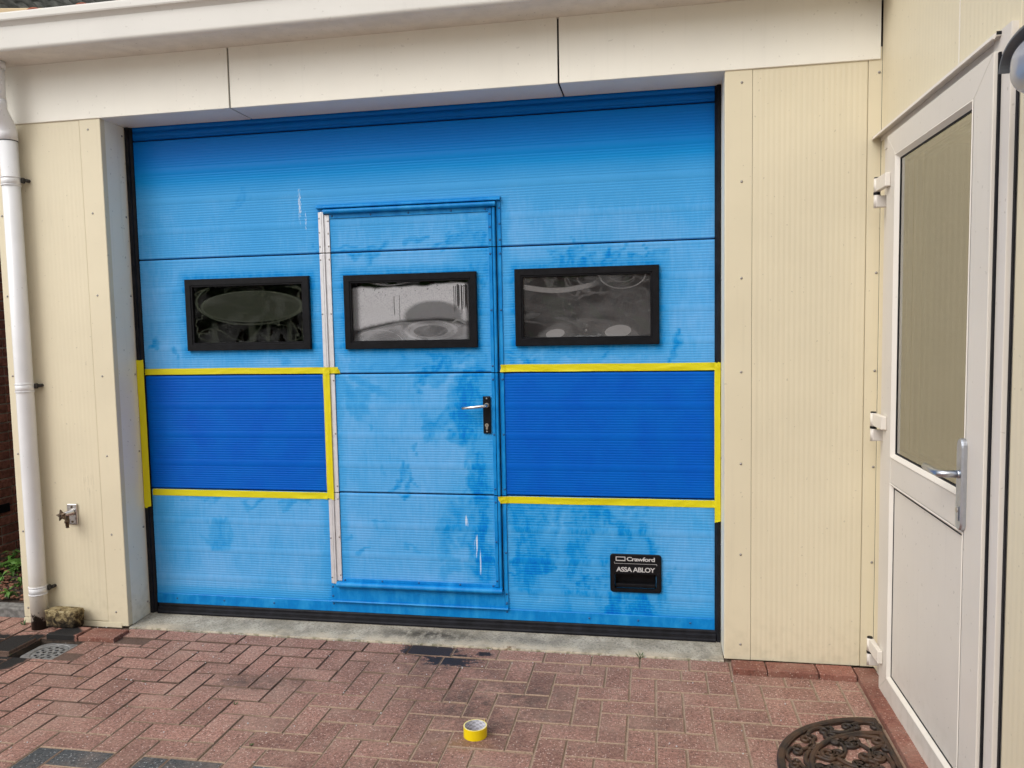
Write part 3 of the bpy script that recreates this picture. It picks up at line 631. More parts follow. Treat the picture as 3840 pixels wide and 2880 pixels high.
# ---- windows
def window(parent, w, panemat, y, split=False, label=None):
    a, b, c, d = w; fw = .034
    outer, step1, step2 = [(a, c), (b, c), (b, d), (a, d)], .030, .040
    vs = []; fs = []
    rings = [(0.0, y - .001), (0.0, y - .017), (.003, y - .0205), (step1, y - .0205), (step1 + .002, y - .016), (step2 - .002, y - .016), (step2, y - .013), (step2, y + .012)]
    for ins, yy in rings:
        for (sx, sz) in ((a + ins, c + ins), (b - ins, c + ins), (b - ins, d - ins), (a + ins, d - ins)): vs.append((sx, yy, sz))
    for i in range(len(rings) - 1):
        for j in range(4): k = (j + 1) % 4; fs.append((i * 4 + j, i * 4 + k, i * 4 + 4 + k, i * 4 + 4 + j))
    fr = link('window_frame', mesh('window_frame', vs, fs), 'black_plastic', parent)
    if label: fr['label'] = label
    # bowed acrylic sheet
    a2, b2, c2, d2 = a + step2 - .003, b - step2 + .003, c + step2 - .003, d - step2 + .003
    nx, nz = 40, 24; vs = []; fs = []
    for i in range(nx + 1):
        for j in range(nz + 1):
            s, t = i / nx, j / nz; bow = (1 - (2 * s - 1) ** 4) * (1 - (2 * t - 1) ** 4)
            x, z = a2 + (b2 - a2) * s, c2 + (d2 - c2) * t
            wob = mnoise.noise(Vector((x * 6, 3.3, z * 9))) * .0035 + mnoise.noise(Vector((x * 13, 8.3, z * 16))) * .001
            vs.append((x, y - .006 + bow * (wob + .004), z))
    for i in range(nx):
        for j in range(nz): q = i * (nz + 1) + j; fs.append((q, q + nz + 1, q + nz + 2, q + 1))
    link('window_pane', mesh('window_pane', vs, fs), panemat, fr, smooth=True)
    if split: box('frame_joint', 'dark_gap', fr, .4322, .4338, y - .0212, y - .02, c + .001, c + .030)
    return fr
window(SD, WINS['w1'], 'pane_left', 0.0, label='black window frame with dark greenish pane left of the wicket door')
window(SD, WINS['w3'], 'pane_right', 0.0, True, label='black window frame with warped grey pane right of the wicket door')
# ---- wicket door
LEAF0, LEAF1, LY = -.812, -.022, -.004
WD = box('wicket_door', 'dark_gap', SD, WX0 + .004, WX1 - .004, .0095, .0155, .19, 2.08)
WD['label'] = 'walk-through wicket door set in the blue sectional door'
# the leaf core must stay open at its window: rebuild as four boxes
bmw = bmesh.new(); w2 = HO['w2']
for q in ((WX0 + .004, WX1 - .004, .0125, .0157, .19, w2[2]), (WX0 + .004, WX1 - .004, .0125, .0157, w2[3], 2.08), (WX0 + .004, w2[0], .0125, .0157, w2[2] + .0001, w2[3] - .0001), (w2[1], WX1 - .004, .0125, .0157, w2[2] + .0001, w2[3] - .0001)): bm_box(bmw, *q)
nm = done(bmw, 'wicket_core'); nm.materials.append(MAT['dark_gap']); WD.data = nm
zl = [.2285, Z1, Z2, Z3, 2.0285]
for i in range(4):
    za, zb = zl[i] + (G if i else 0), zl[i + 1] - (G if i < 3 else 0)
    fl = (Z0, Z1 - G) if i == 0 else (Z3 + G, Z4 - G) if i == 3 else None
    section('leaf_panel', WD, LEAF0, LEAF1, za, zb, LY, [HO['w2']] if i == 2 else [], None, full=fl)
window(WD, WINS['w2'], 'pane_wet', LY, label='black window frame with fogged dripping pane in the wicket door')
def strip(name, mat, parent, x0, x1, y0, y1, segs, bev=.0012):
    for a, b in segs: o = box(name, mat, parent, x0, x1, y0, y1, a, b, bev, 1)
    return o
vsegs = [(.212, Z1 - G), (Z1 + G, Z2 - G), (Z2 + G, Z3 - G), (Z3 + G, 2.063)]
ssegs = [(.228, Z1 - G), (Z1 + G, Z2 - G), (Z2 + G, Z3 - G), (Z3 + G, 2.048)]
def scz(segs): return [z for a, b in segs for z in (a + .028, (a + b) / 2, b - .028)]
for (a, b) in vsegs:       # bare aluminium hinge profile: outer flange, barrel, inner flange
    h = box('hinge_profile', 'aluminium', WD, -.8705, -.8605, -.0055, -.001, a, b, .0008, 1)
    boxes('hinge_barrel', 'aluminium', h, [(-.8597, -.8500, -.0115, -.001, a, b), (-.8492, -.8400, -.0125, -.001, a, b)], .002)
    screws(h, [(-.8655, -.0055, z) for z in (a + .03, (a + b) / 2, b - .03)], SCREW_A)
for (a, b) in ssegs:
    h = box('hinge_flange', 'aluminium', WD, -.8335, -.8125, -.0095, -.004, a, b, .0008, 1)
    boxes('hinge_groove', 'aluminium', h, [(-.8388, -.8345, -.0075, -.001, a, b)], .0008)
    screws(h, [(-.8185, -.0095, z) for z in (a + .03, (a + b) / 2, b - .03)], SCREW_A)
for k, (a, b) in enumerate(ssegs):       # lock side: leaf edge strip, rebate, frame strip
    e = box('edge_strip', 'trim_paint', WD, -.0215, -.006, -.0095, -.003, a, b, .001, 1); screws(e, [(-.0140, -.0095, z) for z in (a + .03, (a + b) / 2, b - .03)], SCREW_B)
    sweep('rebate_strip', 'trim_paint', WD, [(-.0035, -.008), (-.0005, -.013), (.008, -.013), (.0105, -.010), (.0125, -.003), (-.0035, -.003)], 'z', a - (.02 if k == 0 else 0), b)
fsegs = [(.122, Z1 - G), (Z1 + G, Z2 - G), (Z2 + G, Z3 - G), (Z3 + G, 2.074)]
for a, b in fsegs:
    e = sweep('frame_strip', 'trim_paint', SD, [(.0185, .004), (.0185, -.006), (.0205, -.0085), (.0225, -.0055), (.0370, -.0055), (.0383, -.003), (.0383, .004)], 'z', a, b); screws(e, [(.0315, -.0055, z) for z in (a + .03, (a + b) / 2, b - .03)], SCREW_B)
    box('frame_shadow_gap', 'dark_gap', SD, .0135, .0180, .001, .004, a, b)
# top: frame hood and leaf rail
hd = sweep('frame_hood', 'trim_paint', SD, [(.002, 2.098), (-.004, 2.0975), (-.018, 2.090), (-.022, 2.083), (-.021, 2.0795), (-.012, 2.079), (.002, 2.079)], 'x', WX0 - .002, WX1 - .001)
box('hood_flange', 'trim_paint', SD, WX0, -.838, -.004, .002, 2.0645, 2.0785); box('hood_flange', 'trim_paint', SD, .018, WX1 - .0004, -.004, .002, 2.0745, 2.0785)
def barprof(zc, r): return [(LY - .014 + r * 1.15 * math.cos(rad(a)) * 1.0, zc + r * math.sin(rad(a))) for a in range(90, 271, 20)] + [(LY + .002, zc - r), (LY + .002, zc + r)]
tb = sweep('top_rail', 'trim_paint', WD, barprof(2.0625, .011), 'x', -.836, .0165, smooth=False)
bb = sweep('bottom_rail', 'trim_paint', WD, barprof(.2118, .0135), 'x', -.8355, .0125)
t2 = box('rail_flange', 'trim_paint', WD, -.8115, -.0222, LY - .0035, LY + .003, 2.0295, 2.0515, .0008, 1); screws(t2, [(x, LY - .0035, 2.041) for x in (-.797, -.60, -.41, -.20, -.034)], SCREW_B)
t3 = box('rail_flange', 'trim_paint', WD, -.8115, -.0222, LY - .0035, LY + .003, .2255, .2400, .0008, 1); screws(t3, [(x, LY - .0035, .2325) for x in (-.797, -.60, -.41, -.20, -.034)], SCREW_B)
# sill plate under the wicket
sp = box('sill_plate', 'trim_paint', SD, WX0, WX1, -.0065, .001, .1265, .2105); sp['label'] = 'plain blue sill plate under the wicket door'
sweep('sill_nosing', 'trim_paint', sp, [(-.004, .1265), (-.015, .1262), (-.018, .1225), (-.017, .119), (-.013, .1178), (-.0045, .1178)], 'x', WX0, WX1)
screws(sp, [(x, -.0065, z) for x in (WX0 + .008, WX1 - .008) for z in (.195, .147)], SCREW_B); screws(kr, [(x, -.0035, .106) for x in (WX0 + .008, WX1 - .008)], SCREW_B)
# lock plate with lever
lp = box('lock_plate', 'black_plastic', WD, -.0655, -.0275, LY - .010, LY - .001, .980, 1.1595, .004, 2)
tube('lever_rose', 'screw_steel', lp, [(-.0455, LY - .0095, 1.117), (-.0455, LY - .016, 1.117)], .0115, 20)
tube('lever_handle', 'lever_steel', lp, [(-.0455, LY - .012, 1.117), (-.0458, LY - .034, 1.1168), (-.049, LY - .043, 1.1163), (-.057, LY - .047, 1.1155), (-.10, LY - .048, 1.111), (-.158, LY - .048, 1.1055)], [.0075, .0075, .0075, .0075, .0075, .0075], 14)
cy = tube('lock_cylinder', 'lock_brass', lp, [(-.0475, LY - .009, 1.021), (-.0475, LY - .0125, 1.021)], .0088, 20)
box('lock_tail', 'lock_brass', cy, -.0525, -.0425, LY - .0122, LY - .009, 1.000, 1.017, .002, 1); box('keyhole', 'dark_gap', cy, -.0483, -.0467, LY - .013, LY - .012, 1.017, 1.026)
screws(lp, [(-.0462, LY - .010, 1.149), (-.0475, LY - .010, .990)], SCREW_A)
# ---- grip cup with lettering
gx0, gx1, gz0, gz1 = .531, .769, .2305, .4125
def rrect(x0, x1, z0, z1, r, n=6):
    pts = []
    for cx, cz, a0 in ((x1 - r, z1 - r, 0), (x0 + r, z1 - r, 90), (x0 + r, z0 + r, 180), (x1 - r, z0 + r, 270)):
        for i in range(n + 1): a = rad(a0 + 90 * i / n); pts.append((cx + r * math.cos(a), cz + r * math.sin(a)))
    return pts
def loops(name, mat, parent, rings, cap=True):
    n = len(rings[0][0]); vs = []; fs = []
    for pts, y in rings: vs += [(p[0], y, p[1]) for p in pts]
    for i in range(len(rings) - 1):
        for j in range(n): k = (j + 1) % n; fs.append((i * n + j, (i + 1) * n + j, (i + 1) * n + k, i * n + k))
    if cap: fs.append(tuple(range((len(rings) - 1) * n, len(rings) * n)))
    bm = bmesh.new(); me = mesh(name, vs, fs); bm.from_mesh(me); bpy.data.meshes.remove(me); bmesh.ops.recalc_face_normals(bm, faces=bm.faces)
    return link(name, done(bm, name), mat, parent)
gp = loops('grip_plate', 'black_plastic', SD, [(rrect(gx0, gx1, gz0, gz1, .014), -.001), (rrect(gx0, gx1, gz0, gz1, .014), -.009), (rrect(gx0 + .003, gx1 - .003, gz0 + .003, gz1 - .003, .012), -.012), (rrect(.552, .746, .2475, .320, .009), -.012), (rrect(.556, .742, .2515, .316, .007), .030), ])
gp['label'] = 'black recessed pull handle plate with white lettering'
box('grip_ledge', 'black_plastic', gp, .558, .740, -.0065, .016, .2525, .2690, .002, 1)
def lettering(txt, x0, x1, zb, zt, y, wide=False):
    cu = bpy.data.curves.new('lettering', 'FONT'); cu.body = txt; cu.size = 1.0; cu.resolution_u = 4; cu.offset = .022
    if not wide: cu.space_character = .90
    ob = bpy.data.objects.new('lettering_tmp', cu); COL.objects.link(ob); dg = bpy.context.evaluated_depsgraph_get(); me = bpy.data.meshes.new_from_object(ob.evaluated_get(dg)); bpy.data.objects.remove(ob)
    co = np.empty(len(me.vertices) * 3, np.float32); me.vertices.foreach_get('co', co); co = co.reshape(-1, 3); lo, hi = co.min(0), co.max(0)
    out = np.stack([x0 + (co[:, 0] - lo[0]) / (hi[0] - lo[0]) * (x1 - x0), np.full(len(co), y), zb + (co[:, 1] - lo[1]) / (hi[1] - lo[1]) * (zt - zb)], -1)
    me.vertices.foreach_set('co', out.astype(np.float32).reshape(-1)); me.materials.clear(); me.update(); return link('lettering', me, 'letter_white', gp)
lettering('Crawford', .609, .739, .3815, .4015, -.0126); lettering('ASSA ABLOY', .560, .740, .3295, .3525, -.0126)
bm = bmesh.new()
for b in ((.558, .603, .3985, .4015), (.558, .603, .381, .3855), (.558, .5615, .3857, .3983), (.5995, .603, .3857, .3983), (.5515, .7485, .3685, .3697), (.5515, .5527, .3697, .377), (.7473, .7485, .3620, .3685)): bm_box(bm, b[0], b[1], -.0128, -.0121, b[2], b[3])
link('emblem', done(bm, 'emblem'), 'letter_white', gp)

# ================================================================== strips of yellow tape
def tape_strip(label, x0, x1, z0, z1, y0, ragged=(0, 0), seed=0, steps=None, lift=.0):
    """thin tape on the door; long axis auto; `steps` = [(x, y)] heights of what it passes over"""
    horiz = (x1 - x0) > (z1 - z0); L = (x1 - x0) if horiz else (z1 - z0); n = int(L / .006); m = 7; vs = []; fs = []; R = random.Random(seed)
    ends = [[R.uniform(-1, 1) for _ in range(m + 1)] for _ in range(2)]
    for i in range(n + 1):
        for j in range(m + 1):
            s, t = i / n, j / m
            sh = 0
            if i == 0: sh = ragged[0] * (t - .5) * 2 + ends[0][j] * .0025
            if i == n: sh = ragged[1] * (t - .5) * 2 + ends[1][j] * .0025
            if horiz: x, z = x0 + L * s + sh, z0 + (z1 - z0) * t
            else: x, z = x0 + (x1 - x0) * t, z0 + L * s + sh
            y = y0
            if steps: y = min(y, float(np.interp(x, [q[0] for q in steps], [q[1] for q in steps])))
            q = Vector((x * 7, seed * 3.1, z * 30)) if horiz else Vector((x * 30, seed * 3.1, z * 7))
            wr = max(0, mnoise.noise(q) - .15) * .006 + max(0, mnoise.noise(q * 3.1) - .1) * .0022
            e = min(s, 1 - s) * L
            if e < .05: wr += max(0, mnoise.noise(Vector((x * 60, seed, z * 60)))) * .006 * (1 - e / .05)
            wob = mnoise.noise(Vector(((x if horiz else z) * 4, seed * 9.7, 0))) * .0018
            vs.append((x + (0 if horiz else wob), y - .0006 - wr - lift, z + (wob if horiz else 0)))
    for i in range(n):
        for j in range(m): a = i * (m + 1) + j; fs.append((a, a + m + 1, a + m + 2, a + 1) if horiz else (a, a + 1, a + m + 2, a + m + 1))
    o = link('tape_strip', mesh('tape_strip', vs, fs), 'tape_yellow', None, smooth=True)
    return tag(o, label, 'tape', 'yellow tape masking the door panels')
hinge_steps = [(-.90, -.0007), (-.872, -.0062), (-.861, -.0118), (-.840, -.0126), (-.8385, -.0100), (-.80, -.0100), (-.79, -.0047), (-.70, -.0047)]
tape_strip('top yellow tape strip left of the wicket, torn end over the aluminium hinge', -1.858, -.789, 1.2755, 1.3065, -.0012, (0, -.007), 1, hinge_steps)
tape_strip('upright yellow tape strip on the black seal at the blue door left edge', -1.8895, -1.8505, .583, 1.353, -.0225, (.006, .0), 2, None)
tape_strip('upright yellow tape strip along the bare aluminium hinge of the wicket door', -.8715, -.8365, .647, 1.302, -.0132, (-.004, 0), 3, None, .001)
tape_strip('bottom yellow tape strip on the door left of the wicket, above the faded lower panel', -1.850, -.8705, .6425, .6765, -.0012, (0, .004), 4, [(-.90, -.0007), (-.875, -.0066), (-.87, -.0066)])
tape_strip('top yellow tape strip on the door right of the wicket, just below the right window', .023, 1.012, 1.2745, 1.3095, -.0012, (.003, 0), 5, [(.018, -.0092), (.04, -.006), (.05, -.0012)])
tape_strip('bottom yellow tape strip on the door right of the wicket, above the pull handle plate', .004, 1.026, .6425, .6765, -.0012, (-.006, .004), 6, [(.003, -.0135), (.012, -.012), (.020, -.0092), (.04, -.006), (.05, -.0012), (1.005, -.0012), (1.012, -.008), (1.03, -.022)])
tape_strip('upright yellow tape strip on the black rubber seal beside the right pier', 1.0078, 1.0345, .583, 1.3115, -.0226, (.003, 0), 7, None, .0012)

# ================================================================== annex with side entrance
XW = 1.655
AX = thing('annex_building', 'cream clad annex wall with the side entrance frame, right of the garage', 'building', (XW, -1.2, 0))
YB = -1.4045   # near end of the frame
ribbed('wall_panel', 'cream_cladding', AX, -3.4, YB - .0117, .0, 3.1, XW - .004, .03, .0003, 'x')
ribbed('wall_panel', 'cream_cladding', AX, -1.0035, -.21, 2.215, 3.1, XW - .004, .03, .0003, 'x')
ribbed('wall_panel', 'cream_cladding', AX, YB - .0125, -1.0065, 2.215, 3.1, XW - .004, .03, .0003, 'x')
box('joint_strip', 'bead_pvc', AX, XW - .0045, XW + .01, -1.0075, -1.0025, 2.215, 3.1)
sweep('corner_angle', 'cream_cladding', AX, [(1.6488, YP - .004), (1.6510, YP - .012), (1.6510, -.262), (1.6560, -.262), (1.6560, YP - .004)], 'z', .02, 3.1)
box('wall_core', 'dark_gap', AX, XW + .012, XW + .16, -3.4, .2, 2.30, 3.09); box('wall_core', 'dark_gap', AX, XW + .012, XW + .16, -3.4, YB - .02, .0, 2.2995)
box('gable_end', 'cream_cladding', AX, XW + .02, XW + .16, -.19, .25, 0.0, 2.2995)
# frame: jamb near the camera with rounded head, head, hinge jamb
XF = 1.634
jb = sweep('door_jamb', 'frame_pvc', AX, [(XF + .001, YB), (XF, YB + .002), (XF, -1.300), (XF + .06, -1.300), (XF + .06, YB)], 'z', .02, 2.236)
box('jamb_gasket', 'black_rubber', AX, 1.6470, 1.6505, YB - .0115, YB - .0005, .02, 2.20)
box('jamb_gasket', 'black_rubber', AX, 1.6275, 1.6338, -1.3515, -1.3430, .02, 2.178)
box('door_jamb', 'frame_pvc', AX, 1.6475, XF + .06, -.38, -.263, .02, 2.19)
box('door_head', 'frame_pvc', AX, 1.6440, XF + .06, -1.2995, -.264, 2.16, 2.212)
# drip trim over the door: hollow profile
tr_ = sweep('drip_trim', 'frame_pvc', AX, [(1.650, 2.236), (1.628, 2.232), (1.616, 2.226), (1.612, 2.214), (1.618, 2.213), (1.621, 2.221), (1.646, 2.222), (1.650, 2.222)], 'y', -1.345, -.203)
sweep('drip_web', 'frame_pvc', tr_, [(1.6490, 2.2215), (1.6490, 2.206), (1.645, 2.206), (1.645, 2.2215)], 'y', -1.345, -.205)
box('trim_hollow', 'dark_gap', tr_, 1.6215, 1.6480, -1.3458, -1.3452, 2.2235, 2.2325); box('sealant_bead', 'bead_pvc', AX, 1.646, 1.6515, -1.36, -.21, 2.2365, 2.2410)
# door leaf
XD = 1.618; y0, y1 = -1.3425, -.398; z0, z1 = .018, 2.182
ED = thing('entrance_door', 'off-white plastic side entrance door with tall glass pane and lever handle', 'door', (XD, -.87, .018))
gy0, gy1, gz0_, gz1_ = -1.187, -.520, .966, 2.092      # glass opening
py0, py1, pz0, pz1 = -1.187, -.520, .125, .872         # lower infill
th = .012
bm = bmesh.new()
def mitre(bm, ring_o, ring_i, x, t):
    """mitred frame between two rectangles (y0,y1,z0,z1) on plane x, thickness t towards +x; 1 mm grooves at the mitres"""
    (a, b, c, d), (e, f, g, h) = ring_o, ring_i
    quads = [((a, c), (b, c), (f, g), (e, g)), ((b, c), (b, d), (f, h), (f, g)), ((b, d), (a, d), (e, h), (f, h)), ((a, d), (a, c), (e, g), (e, h))]
    for q in quads:
        cy_ = sum(p[0] for p in q) / 4; cz_ = sum(p[1] for p in q) / 4
        F = []
        for yy, zz in q: F.append(bm.verts.new((x, yy, zz)))
        B = [bm.verts.new((x + t, v.co.y, v.co.z)) for v in F]
        bm.faces.new(F)
        for i in range(4): k = (i + 1) % 4; bm.faces.new((F[i], F[k], B[k], B[i]))
stile = []
bm = bmesh.new(); mitre(bm, (y0, y1, z0, z1), (y0 + .125, y1 - .105, z0 + .085, z1 - .085), XD, .05)
lf = link('leaf_frame', done(bm, 'leaf_frame'), 'leaf_pvc', ED)
bv = lf.modifiers.new('bevel', 'BEVEL'); bv.width = .0018; bv.segments = 2; bv.limit_method = 'ANGLE'
md = box('mid_rail', 'leaf_pvc', ED, XD + .0006, XD + .05, y0 + .1255, y1 - .1055, .872, .966, .001, 1)
def bead(w, name, xo, wd, dep):
    (a, b, c, d) = w; bm = bmesh.new(); 
    vs = []; R = [((a, b, c, d), XD + xo), ((a + wd * .25, b - wd * .25, c + wd * .25, d - wd * .25), XD + xo - .002), ((a + wd, b - wd, c + wd, d - wd), XD + dep)]
    fs = []
    for (e, f, g, h), x in R: vs += [(x, e, g), (x, f, g), (x, f, h), (x, e, h)]
    for i in range(2):
        for j in range(4): k = (j + 1) % 4; fs.append((i * 4 + j, i * 4 + k, i * 4 + 4 + k, i * 4 + 4 + j))
    return link(name, mesh(name, vs, fs), 'bead_pvc', ED)
b1 = bead((y0 + .125, y1 - .105, .966, z1 - .085), 'glazing_bead', -.0005, .018, .012); b2 = bead((y0 + .125, y1 - .105, z0 + .085, .872), 'panel_bead', -.0005, .016, .010)
def ringbox(name, mat, parent, w, wd, x0, x1):
    a, b, c, d = w
    return boxes(name, mat, parent, [(x0, x1, a, b, c, c + wd), (x0, x1, a, b, d - wd, d), (x0, x1, a, a + wd, c + wd, d - wd), (x0, x1, b - wd, b, c + wd, d - wd)])
gw = (y0 + .143, y1 - .123, .984, z1 - .103); ringbox('glazing_gasket', 'black_rubber', ED, gw, .006, XD + .0118, XD + .0150)
pw = (y0 + .141, y1 - .121, z0 + .101, .856); ringbox('panel_gasket', 'black_rubber', ED, pw, .005, XD + .0098, XD + .0122)
link('glass_pane', mesh('glass_pane', [(XD + .0145, gw[0], gw[2]), (XD + .0145, gw[1], gw[2]), (XD + .0145, gw[1], gw[3]), (XD + .0145, gw[0], gw[3])], [(0, 3, 2, 1)]), 'door_glass', ED)
ringbox('glass_spacer', 'brushed_steel', ED, (gw[0] + .006, gw[1] - .006, gw[2] + .006, gw[3] - .006), .012, XD + .022, XD + .036)
link('glass_pane', mesh('glass_pane', [(XD + .037, gw[0], gw[2]), (XD + .037, gw[1], gw[2]), (XD + .037, gw[1], gw[3]), (XD + .037, gw[0], gw[3])], [(0, 3, 2, 1)]), 'door_glass', ED)
box('infill_panel', 'leaf_pvc', ED, XD + .0117, XD + .03, pw[0], pw[1], pw[2], pw[3])
boxes('room_behind_door', 'interior', AX, [(2.9, 2.95, -2.5, .2, -.02, 2.3), (1.70, 2.9, -2.5, -2.45, -.02, 2.3), (1.83, 2.9, .15, .2, -.02, 2.3), (1.83, 2.9, -2.44, .14, -.02, .0), (1.83, 2.9, -2.44, .14, 2.25, 2.2985)])
# hinges
for hz in (1.985, 1.062, .135):
    hy = -.318; hx = 1.604
    hg = tube('hinge', 'bead_pvc', ED, [(hx, hy, hz + .002), (hx, hy, hz + .055)], .0115, 20)
    tube('hinge_pin_cap', 'black_plastic', hg, [(hx, hy, hz + .0552), (hx, hy, hz + .060)], [.0115, .010], 20)
    tube('hinge_ring', 'black_plastic', hg, [(hx, hy, hz - .008), (hx, hy, hz + .0016)], .0122, 20)
    tube('hinge_knuckle', 'frame_pvc', hg, [(hx, hy, hz - .058), (hx, hy, hz - .0084)], .0110, 20)
    bm = bmesh.new(); bm_box(bm, 1.598, XD - .0002, -.452, hy - .004, hz + .004, hz + .055, .003, 2)
    link('hinge_arm', done(bm, 'hinge_arm'), 'bead_pvc', hg)
    box('hinge_foot', 'frame_pvc', hg, hx - .004, 1.640, hy - .012, hy + .012, hz - .057, hz - .012, .002, 1)
# handle plate + lever
hp_y, hz0, hz1 = -1.213, .876, 1.146
pts = []
wd2 = .0215
for i in range(13): a = rad(180 * i / 12); pts.append((hp_y + wd2 * math.cos(a), hz1 - wd2 * 1.15 + wd2 * 1.15 * math.sin(a)))
for i in range(13): a = rad(180 + 180 * i / 12); pts.append((hp_y + wd2 * math.cos(a), hz0 + wd2 + wd2 * math.sin(a)))
def inset(pts, d): cy_ = hp_y; cz_ = (hz0 + hz1) / 2; return [(cy_ + (p[0] - cy_) * (1 - d / wd2), cz_ + (p[1] - cz_) * (1 - d / ((hz1 - hz0) / 2))) for p in pts]
def loopx(name, mat, parent, rings):
    n = len(rings[0][0]); vs = []; fs = []
    for q, x in rings: vs += [(x, p[0], p[1]) for p in q]
    for i in range(len(rings) - 1):
        for j in range(n): k = (j + 1) % n; fs.append((i * n + j, (i + 1) * n + j, (i + 1) * n + k, i * n + k))
    fs.append(tuple(range((len(rings) - 1) * n, len(rings) * n)))
    bm = bmesh.new(); me = mesh(name, vs, fs); bm.from_mesh(me); bpy.data.meshes.remove(me); bmesh.ops.recalc_face_normals(bm, faces=bm.faces); return link(name, done(bm, name), mat, parent)
hp = loopx('handle_plate', 'brushed_steel', ED, [(pts, XD), (pts, XD - .010), (inset(pts, .0035), XD - .0145)])
tube('lever_collar', 'brushed_steel', hp, [(XD - .014, hp_y, 1.041), (XD - .020, hp_y, 1.041)], .0125, 20)
tube('lever_handle', 'brushed_steel', hp, [(XD - .018, hp_y, 1.041), (XD - .045, hp_y, 1.041), (XD - .056, hp_y + .003, 1.041), (XD - .063, hp_y + .011, 1.041), (XD - .066, hp_y + .024, 1.041), (XD - .066, hp_y + .07, 1.0415), (XD - .066, hp_y + .122, 1.042)], [.0105, .0105, .0105, .0105, .0105, .0105, .0100], 18)
lk = box('lock_cover', 'brushed_steel', hp, XD - .017, XD - .0146, hp_y - .008, hp_y + .010, .905, .948, .0011, 1)
tube('lock_cylinder', 'lock_brass', lk, [(XD - .0168, hp_y + .001, .936), (XD - .0185, hp_y + .001, .936)], .0075, 16)

# ---- bulkhead lamp
lam = thing('wall_lamp', 'dark bulkhead wall lamp with grey dome above the side entrance', 'lamp', (XW, -1.60, 2.12))
LC = Vector((XW - .004, -1.700, 2.058))
def oval(a, b, x, n=48, dz=0):
    out = []
    for i in range(n):
        t = 2 * math.pi * i / n; c_, s_ = math.cos(t), math.sin(t)          # rounded oblong
        out.append((x, LC.y + a * abs(c_) ** .62 * (1 if c_ > 0 else -1), LC.z + dz + b * abs(s_) ** .80 * (1 if s_ > 0 else -1)))
    return out
def rings3(name, mat, parent, rs, cap=True, smooth=True):
    n = len(rs[0]); vs = [p for r in rs for p in r]; fs = []
    for i in range(len(rs) - 1):
        for j in range(n): k = (j + 1) % n; fs.append((i * n + j, (i + 1) * n + j, (i + 1) * n + k, i * n + k))
    if cap: fs.append(tuple(range((len(rs) - 1) * n, len(rs) * n)))
    bm = bmesh.new(); me = mesh(name, vs, fs); bm.from_mesh(me); bpy.data.meshes.remove(me); bmesh.ops.recalc_face_normals(bm, faces=bm.faces); return link(name, done(bm, name), mat, parent, smooth=smooth)
LA, LB = .165, .078
rings3('lamp_base', 'lamp_hood', lam, [oval(LA, LB, XW - .004), oval(LA, LB, XW - .030), oval(LA - .006, LB - .006, XW - .036)], smooth=False)
rings3('lamp_dome', 'lamp_glass', lam, [oval((LA - .014) * math.cos(t) ** .7, (LB - .010) * math.cos(t) ** .7, XW - .034 - .082 * math.sin(t)) for t in [rad(a) for a in (0, 8, 16, 25, 34, 43, 52, 60, 68, 75, 81, 86)]])
VR = [(.001, XW - .020), (.004, XW - .022), (.005, XW - .050), (.002, XW - .052), (.002, XW - .072), (.005, XW - .074), (.005, XW - .098), (.002, XW - .100), (-.002, XW - .0995), (-.003, XW - .030)]
vs, fs = [], []; nn = 30                                        # ribbed visor over the upper half
for d, x in VR:
    o_ = oval(LA + d, LB + d, x, 60)
    for i in range(1, nn + 3): vs.append(o_[i % 60])
w_ = nn + 2
for i in range(len(VR) - 1):
    for j in range(w_ - 1): q = i * w_ + j; fs.append((q, q + w_, q + w_ + 1, q + 1))
link('lamp_visor', mesh('lamp_visor', vs, fs), 'lamp_hood', lam)

# ================================================================== downpipe
DP = thing('downpipe', 'white round downpipe with tarred foot on the left pier', 'pipe', (-2.33, -.265, 0))
def arcpath(p, q, r, n=6): return [Vector(p).lerp(Vector(q), i / n) for i in range(n + 1)]
PX, PY = -2.354, -.250
PR = .040
tube('pipe_section', 'pipe_stained', DP, [(PX, PY, -.03), (PX, PY, .3), (PX, PY, 1.2), (PX, PY, 2.462)], PR, 36)
tube('pipe_elbow', 'pipe_white', DP, [(PX, PY, 2.440), (PX, PY, 2.478), (PX, PY - .004, 2.500), (PX - .002, PY - .025, 2.535), (PX - .004, PY - .046, 2.572), (PX - .004, PY - .050, 2.592), (PX - .004, PY - .050, 2.62)], [.0425, .0425, .0415, .041, .041, .0425, .0425], 36)
tube('elbow_gap', 'black_rubber', DP, [(PX, PY, 2.4365), (PX, PY, 2.4395)], .0412, 36)
tube('pipe_section', 'pipe_white', DP, [(PX - .004, PY - .050, 2.60), (PX - .004, PY - .050, ZT)], PR, 36)
tube('pipe_outlet', 'pipe_white', DP, [(PX - .004, PY - .050, ZT - .035), (PX - .004, PY - .050, ZT - .0005)], .046, 36)
for z in (2.244, 1.231, .198):
    cl = tube('pipe_clip', 'pipe_white', DP, [(PX, PY, z - .021), (PX, PY, z + .021)], PR + .0015, 36)
    for dz in (-.019, .019): tube('clip_rim', 'pipe_white', cl, [(PX, PY, z + dz - .0025), (PX, PY, z + dz + .0025)], PR + .0035, 36)
    box('clip_bracket', 'bracket_metal', cl, PX + .037, PX + .052, PY + .016, PY + .034, z - .006, z + .020, .003, 1)
    tube('clip_stud', 'bracket_metal', cl, [(PX + .056, PY + .030, z + .008), (PX + .056, YP + .002, z + .008)], .0085, 12)

